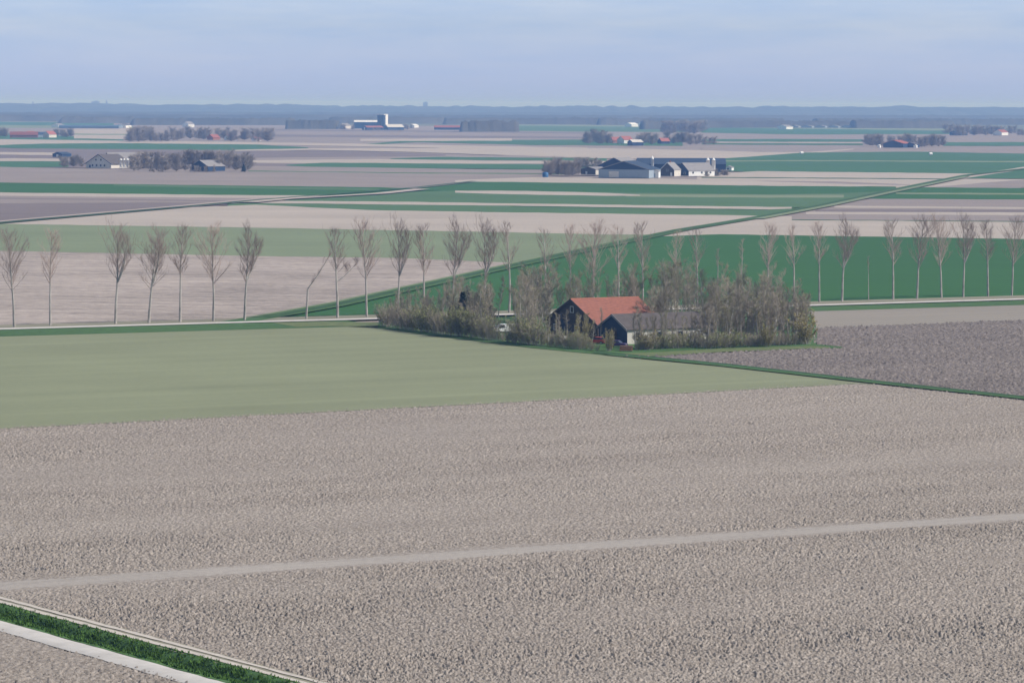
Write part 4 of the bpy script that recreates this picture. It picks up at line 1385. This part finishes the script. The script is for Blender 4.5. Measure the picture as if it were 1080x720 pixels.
house_px('barn', 'grey barn in the far right clump', 'barn', 1002, 1013, 142.6, 139.8, 137.4, 24, math.radians(55), M_navy, M_fibre_old)
house_px('farmhouse', 'red-roofed house in the far right clump', 'house', 1048, 1056, 142.6, 139.6, 137.0, 18, math.radians(45), M_white, M_pink)
house_px('barn', 'white-roofed shed at the right edge below the woods', 'barn', 1062, 1066, 129.4, 127.8, 126.4, 50, math.radians(4), M_cream, M_white)
house_px('barn', 'white far house left of the long pale glasshouses', 'house', 820, 829, 136.2, 133.6, 131.8, 24, math.radians(50), M_white, M_fibre)
for i in range(5):
    house_px('greenhouse', f'long pale glasshouse below the woods at right, {ORD[i + 1]} from the left of five', 'greenhouse', 832 + i * 14, 842 + i * 14, 134.6, 133.2, 132.2, 30, math.radians(75), M_greywall, M_fibre, group='row of pale glasshouses')
# marks in the fields: white bale wraps
for x, y, lb in ((845.5, 162.6, 'white wrapped bale in the green field left of centre right'), (981.5, 163.6, 'white wrapped bale in the green field below the right-hand clump')):
    root = tag(empty('bale', G(x, y), .4), lb, 'bale')
    m = MB().tube([Vector((-1.6, 0, 1.3)), Vector((1.6, 0, 1.3))], [1.3, 1.3], 14)
    m.f += [tuple(range(14))[::-1], tuple(range(14, 28))]
    m.m += [0, 0]
    m.build('wrap', M_white, root)
    MB().box(-1.5, 1.5, -1.0, 1.0, -.05, .08).build('pallet', M_log, root)


# ------------------------------------------------------------------ far trees
def far_tree(seed, H=12, width=4.5, nb=46, thick=0.07):
    r = random.Random(seed)
    m = MB()
    pts, _, _ = grow(m, r, Vector((0, 0, -.2)), Vector((r.uniform(-.05, .05), r.uniform(-.05, .05), 1)), H * 0.8, 0.28, 5, 5, 0.06, 0.02, 0.3)
    for i in range(nb):
        low = i % 5 < 2
        p, d = at_t(pts, r.uniform(0.02, 0.3) if low else r.uniform(0.2, 1))
        q, _, _ = grow(m, r, p, rdir(r, 0.35 if low else 0.9, r.uniform(0.8, 1.5) if low else r.uniform(0.4, 1.5)), width * r.uniform(0.45, 1.0), 0.06, 3, 3, 0.2, 0.06, 0.5)
        for j in range(10):
            p2, d2 = at_t(q, r.uniform(0.1, 1))
            p3 = p2 + (d2 + rdir(r, 0.5, 1) * 0.9).normalized() * r.uniform(0.8, 2.0)
            m.tube([p2, p3], [thick * 0.8, thick * 0.4], 3)
    return m


FT = [far_tree(200 + i, 12, w, nb, th).build('leafless_tree', M_fartwig, None) for i, (w, nb, th) in enumerate(((4.8, 90, .07), (5.6, 105, .07), (4.2, 80, .08), (5.2, 110, .065), (4.0, 86, .07)))]
FD = [far_tree(220 + i, 12, 5.0, 130, .09).build('bushy_tree', M_fartwig, None) for i in range(3)]
used_f = set()


def far_plant(protos, x, y, h, label, group, wide=1.0):
    p = rnd.choice(protos)
    k = h / 12.0
    if p.name in used_f:
        o = p.copy()
        C.objects.link(o)
    else:
        used_f.add(p.name)
        o = p
    o.location = G(x, y)
    o.rotation_euler = (0, 0, rnd.uniform(0, 6.28))
    o.scale = (k * wide * rnd.uniform(.85, 1.2), k * wide * rnd.uniform(.85, 1.2), k * rnd.uniform(.9, 1.1))
    return tag(o, label, 'tree', group)


def clump(n, x0, x1, yf, yb, ytop, label, group, protos=FT, wide=1.0, hole=()):
    """individual trees standing between rows yb (back) and yf (front) whose tops show near row ytop"""
    far_off = yf < 156
    n = int(n * (0.85 if far_off else 1.25))
    wide = wide * (1.6 if far_off else 1.2)
    for i in range(n):
        x = x0 + (x1 - x0) * (i + rnd.uniform(-.4, 1.4)) / n
        x = min(max(x, x0), x1)
        y = rnd.uniform(yb, yf)
        if any(a < x < b and y > c for a, b, c in hole):
            y = yb
        h = max(2.0, hpx(x, (yf + yb) / 2, ytop) * rnd.uniform(.78, 1.05))
        far_plant(protos, x, y, h, label, group, wide)


clump(20, 576, 612, 185.6, 181, 167.6, 'bare tree in the copse left of the navy barns', 'trees left of the navy barns', FT + FD[:1])
clump(9, 607, 636, 178, 176, 165.5, 'bare tree just behind the navy barn with the pale roof edge', 'trees behind the navy barns', FT)
clump(12, 736, 768, 186.0, 183.5, 179.0, 'low bare bush before the long navy shed', 'bushes before the long navy shed', FT, 1.6)
clump(9, 64, 88, 176, 173, 163.5, 'bare tree left of the pale gabled farmhouse', 'trees left of the pale farmhouse', FT)
clump(50, 137, 266, 180.5, 174, 160.5, 'bare tree in the long copse right of the pale gabled farmhouse', 'trees of the long left copse', FT, 1.0, ((196, 228, 174.6),))
for x, y, t, lb in ((152.5, 177, 166.5, 'small dark conifer in the long left copse, left of two near the silos'), (170, 178, 169, 'small dark conifer in the long left copse, right of two near the silos'),
                    (257, 181, 172.5, 'dark green conifer at the right end of the long left copse')):
    make_tree('conifer_tree', 'tree', spruce(int(x), hpx(x, y, t), 2.4), M_bark, M_spruce, lb, G(x, y))
clump(7, 198, 226, 181.4, 180.8, 174.0, 'bare tree before the low grey barn in the left copse', 'trees before the low grey barn', FT, 0.8)
clump(7, 156, 174, 181.6, 180.6, 178.2, 'low pale green bush before the long left copse', 'bushes before the long left copse', FT, 1.5)
clump(30, 137, 160, 149, 146, 134.5, 'bare tree at the left end of the far left copse', 'trees at the left of the far left copse', FT + FD)
clump(40, 176, 288, 149, 144, 135.0, 'bare tree among the red-roofed houses of the far left copse', 'trees among the far red roofs', FT + FD, 1.0)
clump(12, 158, 178, 149, 147, 140.0, 'low bare tree in the gap of the far left copse', 'low trees in the far left copse', FT)
clump(10, -6, 8, 144.5, 142, 134.5, 'bare tree at the left edge beside the long brick-red roof', 'trees at the left picture edge', FT + FD)
clump(12, 56, 76, 145, 142, 136.0, 'dark round tree right of the white gables with red roofs', 'trees right of the far white gables', FD + FT[:2])
clump(16, 618, 641, 152, 148, 138.0, 'bare tree left of the bright red roofs', 'trees left of the bright red roofs', FT + FD)
clump(14, 671, 692, 152.6, 149, 140.0, 'bare tree right of the bright red roofs', 'trees right of the bright red roofs', FT + FD)
clump(14, 704, 738, 152.6, 149.5, 140.0, 'bare tree right of the far dark gable with one red slope', 'trees right of the one red slope', FT + FD)
clump(7, 738, 753, 152.4, 150.5, 143.5, 'small bare tree at the right tip of the clump behind the navy farm', 'trees at the tip of the clump', FT)
clump(10, 360, 376, 137, 135, 130.5, 'bare tree at the left foot of the factory halls', 'trees left of the factory', FT)
clump(8, 392, 402, 137.6, 137, 133.8, 'low bare tree before the square factory tower', 'trees before the factory tower', FT)
clump(12, 412, 434, 137, 135.4, 131.2, 'bare tree right of the factory halls', 'trees right of the factory', FT)
clump(14, 912, 930, 155, 151, 142.0, 'bare tree at the left of the right-hand clump', 'trees at the left of the right-hand clump', FT + FD)
clump(24, 952, 994, 155, 151.6, 142.5, 'bare tree at the right of the right-hand clump', 'trees at the right of the right-hand clump', FT + FD, 1.0, ((952, 967, 152),))
clump(8, 930, 953, 151.4, 150.6, 142.5, 'bare tree behind the blue-fronted gabled barn', 'trees behind the blue-fronted barn', FT)
clump(22, 996, 1046, 143, 140, 131.5, 'bare tree in the far right clump', 'trees of the far right clump', FT + FD)
clump(12, 1050, 1082, 143, 140, 133.5, 'bare tree at the far right picture edge', 'trees at the far right edge', FT + FD)
clump(30, 700, 742, 141.5, 137, 127.5, 'tall bare tree in the wood tongue above the clump with red roofs', 'trees of the wood tongue', FD + FT)


# --- woods toward the horizon: one closed canopy mass each
def woodland(x0, x1, yb, h, depth, label, seed, step=7.0, rows_gap=0.0):
    r = np.random.default_rng(seed)
    A, B = G(x0, yb), G(x1, yb)
    nxx = int(min(420, max(30, (B - A).length / step)))
    nyy = 7
    V, Fc = [], []
    nyy = 7
    low = np.stack([np.convolve(r.standard_normal(nxx + 40), np.ones(18) / 18, 'same')[20:-20] * 1.1 for _ in range(nyy)])
    for j in range(nyy):
        v = j / (nyy - 1)
        for i in range(nxx):
            u = i / (nxx - 1)
            p = A.lerp(B, u)
            edge = 1.0 if 0 < i < nxx - 1 and 0 < j < nyy - 1 else 0.0
            z = edge * h * (0.80 + 0.07 * r.standard_normal() + 0.16 * low[j][i]) if edge else -1.5
            V.append((p.x + r.uniform(-1, 1) * 2.2 * edge, p.y + depth * v + (r.uniform(-4, 4) if edge else 0) + (depth * 0.0), max(z, -1.5)))
    for j in range(nyy - 1):
        for i in range(nxx - 1):
            a = j * nxx + i
            Fc.append((a, a + 1, a + 1 + nxx, a + nxx))
    o = mesh_obj('woodland', V, Fc, M_wood, smooth=True)
    return tag(o, label, 'woodland', kind='stuff')


woodland(-420, 66, 127.6, 18, 140, 'far woodland edge above the green field at the upper left', 1)
woodland(60, 140, 129.6, 18, 140, 'far woodland behind the long glasshouse', 2)
woodland(136, 310, 131.6, 17, 140, 'far woodland above the far left copse', 3)
woodland(300, 356, 135.6, 19, 120, 'dark wood block left of the factory', 4)
woodland(345, 470, 130.0, 18, 140, 'far woodland behind the factory tower', 5)
woodland(484, 548, 138.4, 21, 120, 'dark wood block right of the long reddish shed', 6)
woodland(466, 640, 131.0, 18, 160, 'far woodland in the middle of the horizon', 7)
woodland(676, 745, 136.0, 19, 140, 'wood tongue right of the pinkish-roofed shed', 8)
woodland(630, 830, 131.4, 18, 160, 'far woodland above the clump with red roofs', 9)
woodland(742, 905, 134.4, 17, 150, 'thin far tree line left of the pale glasshouses', 10)
woodland(900, 1010, 134.8, 19, 140, 'dark far tree line left of the far right clump', 11)
woodland(860, 1500, 131.4, 18, 160, 'far woodland at the right, behind the dark tree line', 12)
for k, (yb, h) in enumerate(((127.0, 17), (123.2, 18), (119.6, 20), (117.0, 22))):
    woodland(-420, 1500, yb, h, 1400, ['far forest belt, nearest of four behind the fields', 'far forest belt, second of four', 'far forest belt, third of four', 'far forest belt, last before the hills'][k], 30 + k, step=14)

# wooded hills on the horizon
r = np.random.default_rng(3)
V, Fc = [], []
nxh, nyh = 1500, 7
prof_h = np.convolve(r.standard_normal(nxh + 80), np.ones(40) / 40, 'same')[40:-40] * 9
fine_h = np.convolve(r.standard_normal(nxh + 10), np.ones(3) / 3, 'same')[5:-5] * 4.6
for j in range(nyh):
    v = j / (nyh - 1)
    for i in range(nxh):
        x = -9000 + 18000 * i / (nxh - 1)
        z = (41.5 + prof_h[i] + fine_h[i]) * math.sin(math.pi * min(v * 0.9 + 0.02, 0.98)) ** 0.7 if 0 < j < nyh - 1 else -2
        V.append((x, 16500 + 3000 * v, z))
for j in range(nyh - 1):
    for i in range(nxh - 1):
        a = j * nxh + i
        Fc.append((a, a + 1, a + 1 + nxh, a + nxh))
tag(mesh_obj('hills', V, Fc, M_wood, smooth=True), kind='structure')

# town silhouettes standing on the skyline at the left
yt = 20500.0
for (px, w, h0, nm, lb, cat) in ((101, 46, 57, 'apartment_block', 'broad grey block on the left skyline', 'building'), (112.5, 10, 66, 'church_tower', 'thin church tower right of the grey block on the left skyline', 'tower'),
                                 (35, 12, 55, 'church_tower', 'small tower at the far left skyline', 'tower'), (448, 26, 58, 'apartment_block', 'faint block on the skyline above the factory', 'building')):
    x = (px - 540) / F * yt
    root = tag(empty(nm, (x, yt, 0)), lb, cat)
    if nm == 'church_tower':
        MB().box(-w / 2, w / 2, -w / 2, w / 2, -2, h0 * .8).build('wall', M_town, root)
        MB().add([(-w / 2, -w / 2, h0 * .8), (w / 2, -w / 2, h0 * .8), (w / 2, w / 2, h0 * .8), (-w / 2, w / 2, h0 * .8), (0, 0, h0 + 4)],
                 [(0, 1, 4), (1, 2, 4), (2, 3, 4), (3, 0, 4)]).build('spire', M_town, root)
    else:
        MB().box(-w / 2, w / 2, -10, 10, -2, h0).build('wall', M_town, root)
        MB().box(-w / 6, w / 4, -6, 6, h0, h0 + 4).build('roof', M_town, root)

# ------------------------------------------------------------------ the hazy spring air
hz = MB().box(-46000, 46000, -2500, 46000, -2.6, 74.0)
m, n, l, b = new_mat('air')
n.remove(b)
pv = n.new('ShaderNodeVolumePrincipled')
pv.inputs['Color'].default_value = HAZE_COLOR
pv.inputs['Density'].default_value = HAZE_DENSITY
pv.inputs['Anisotropy'].default_value = HAZE_ANISO
pv.inputs['Absorption Color'].default_value = (0.80, 0.80, 0.80, 1)
l.new(pv.outputs[0], n['Material Output'].inputs['Volume'])
tag(hz.build('haze', m), 'pale blue haze over the whole landscape', 'haze', kind='stuff')
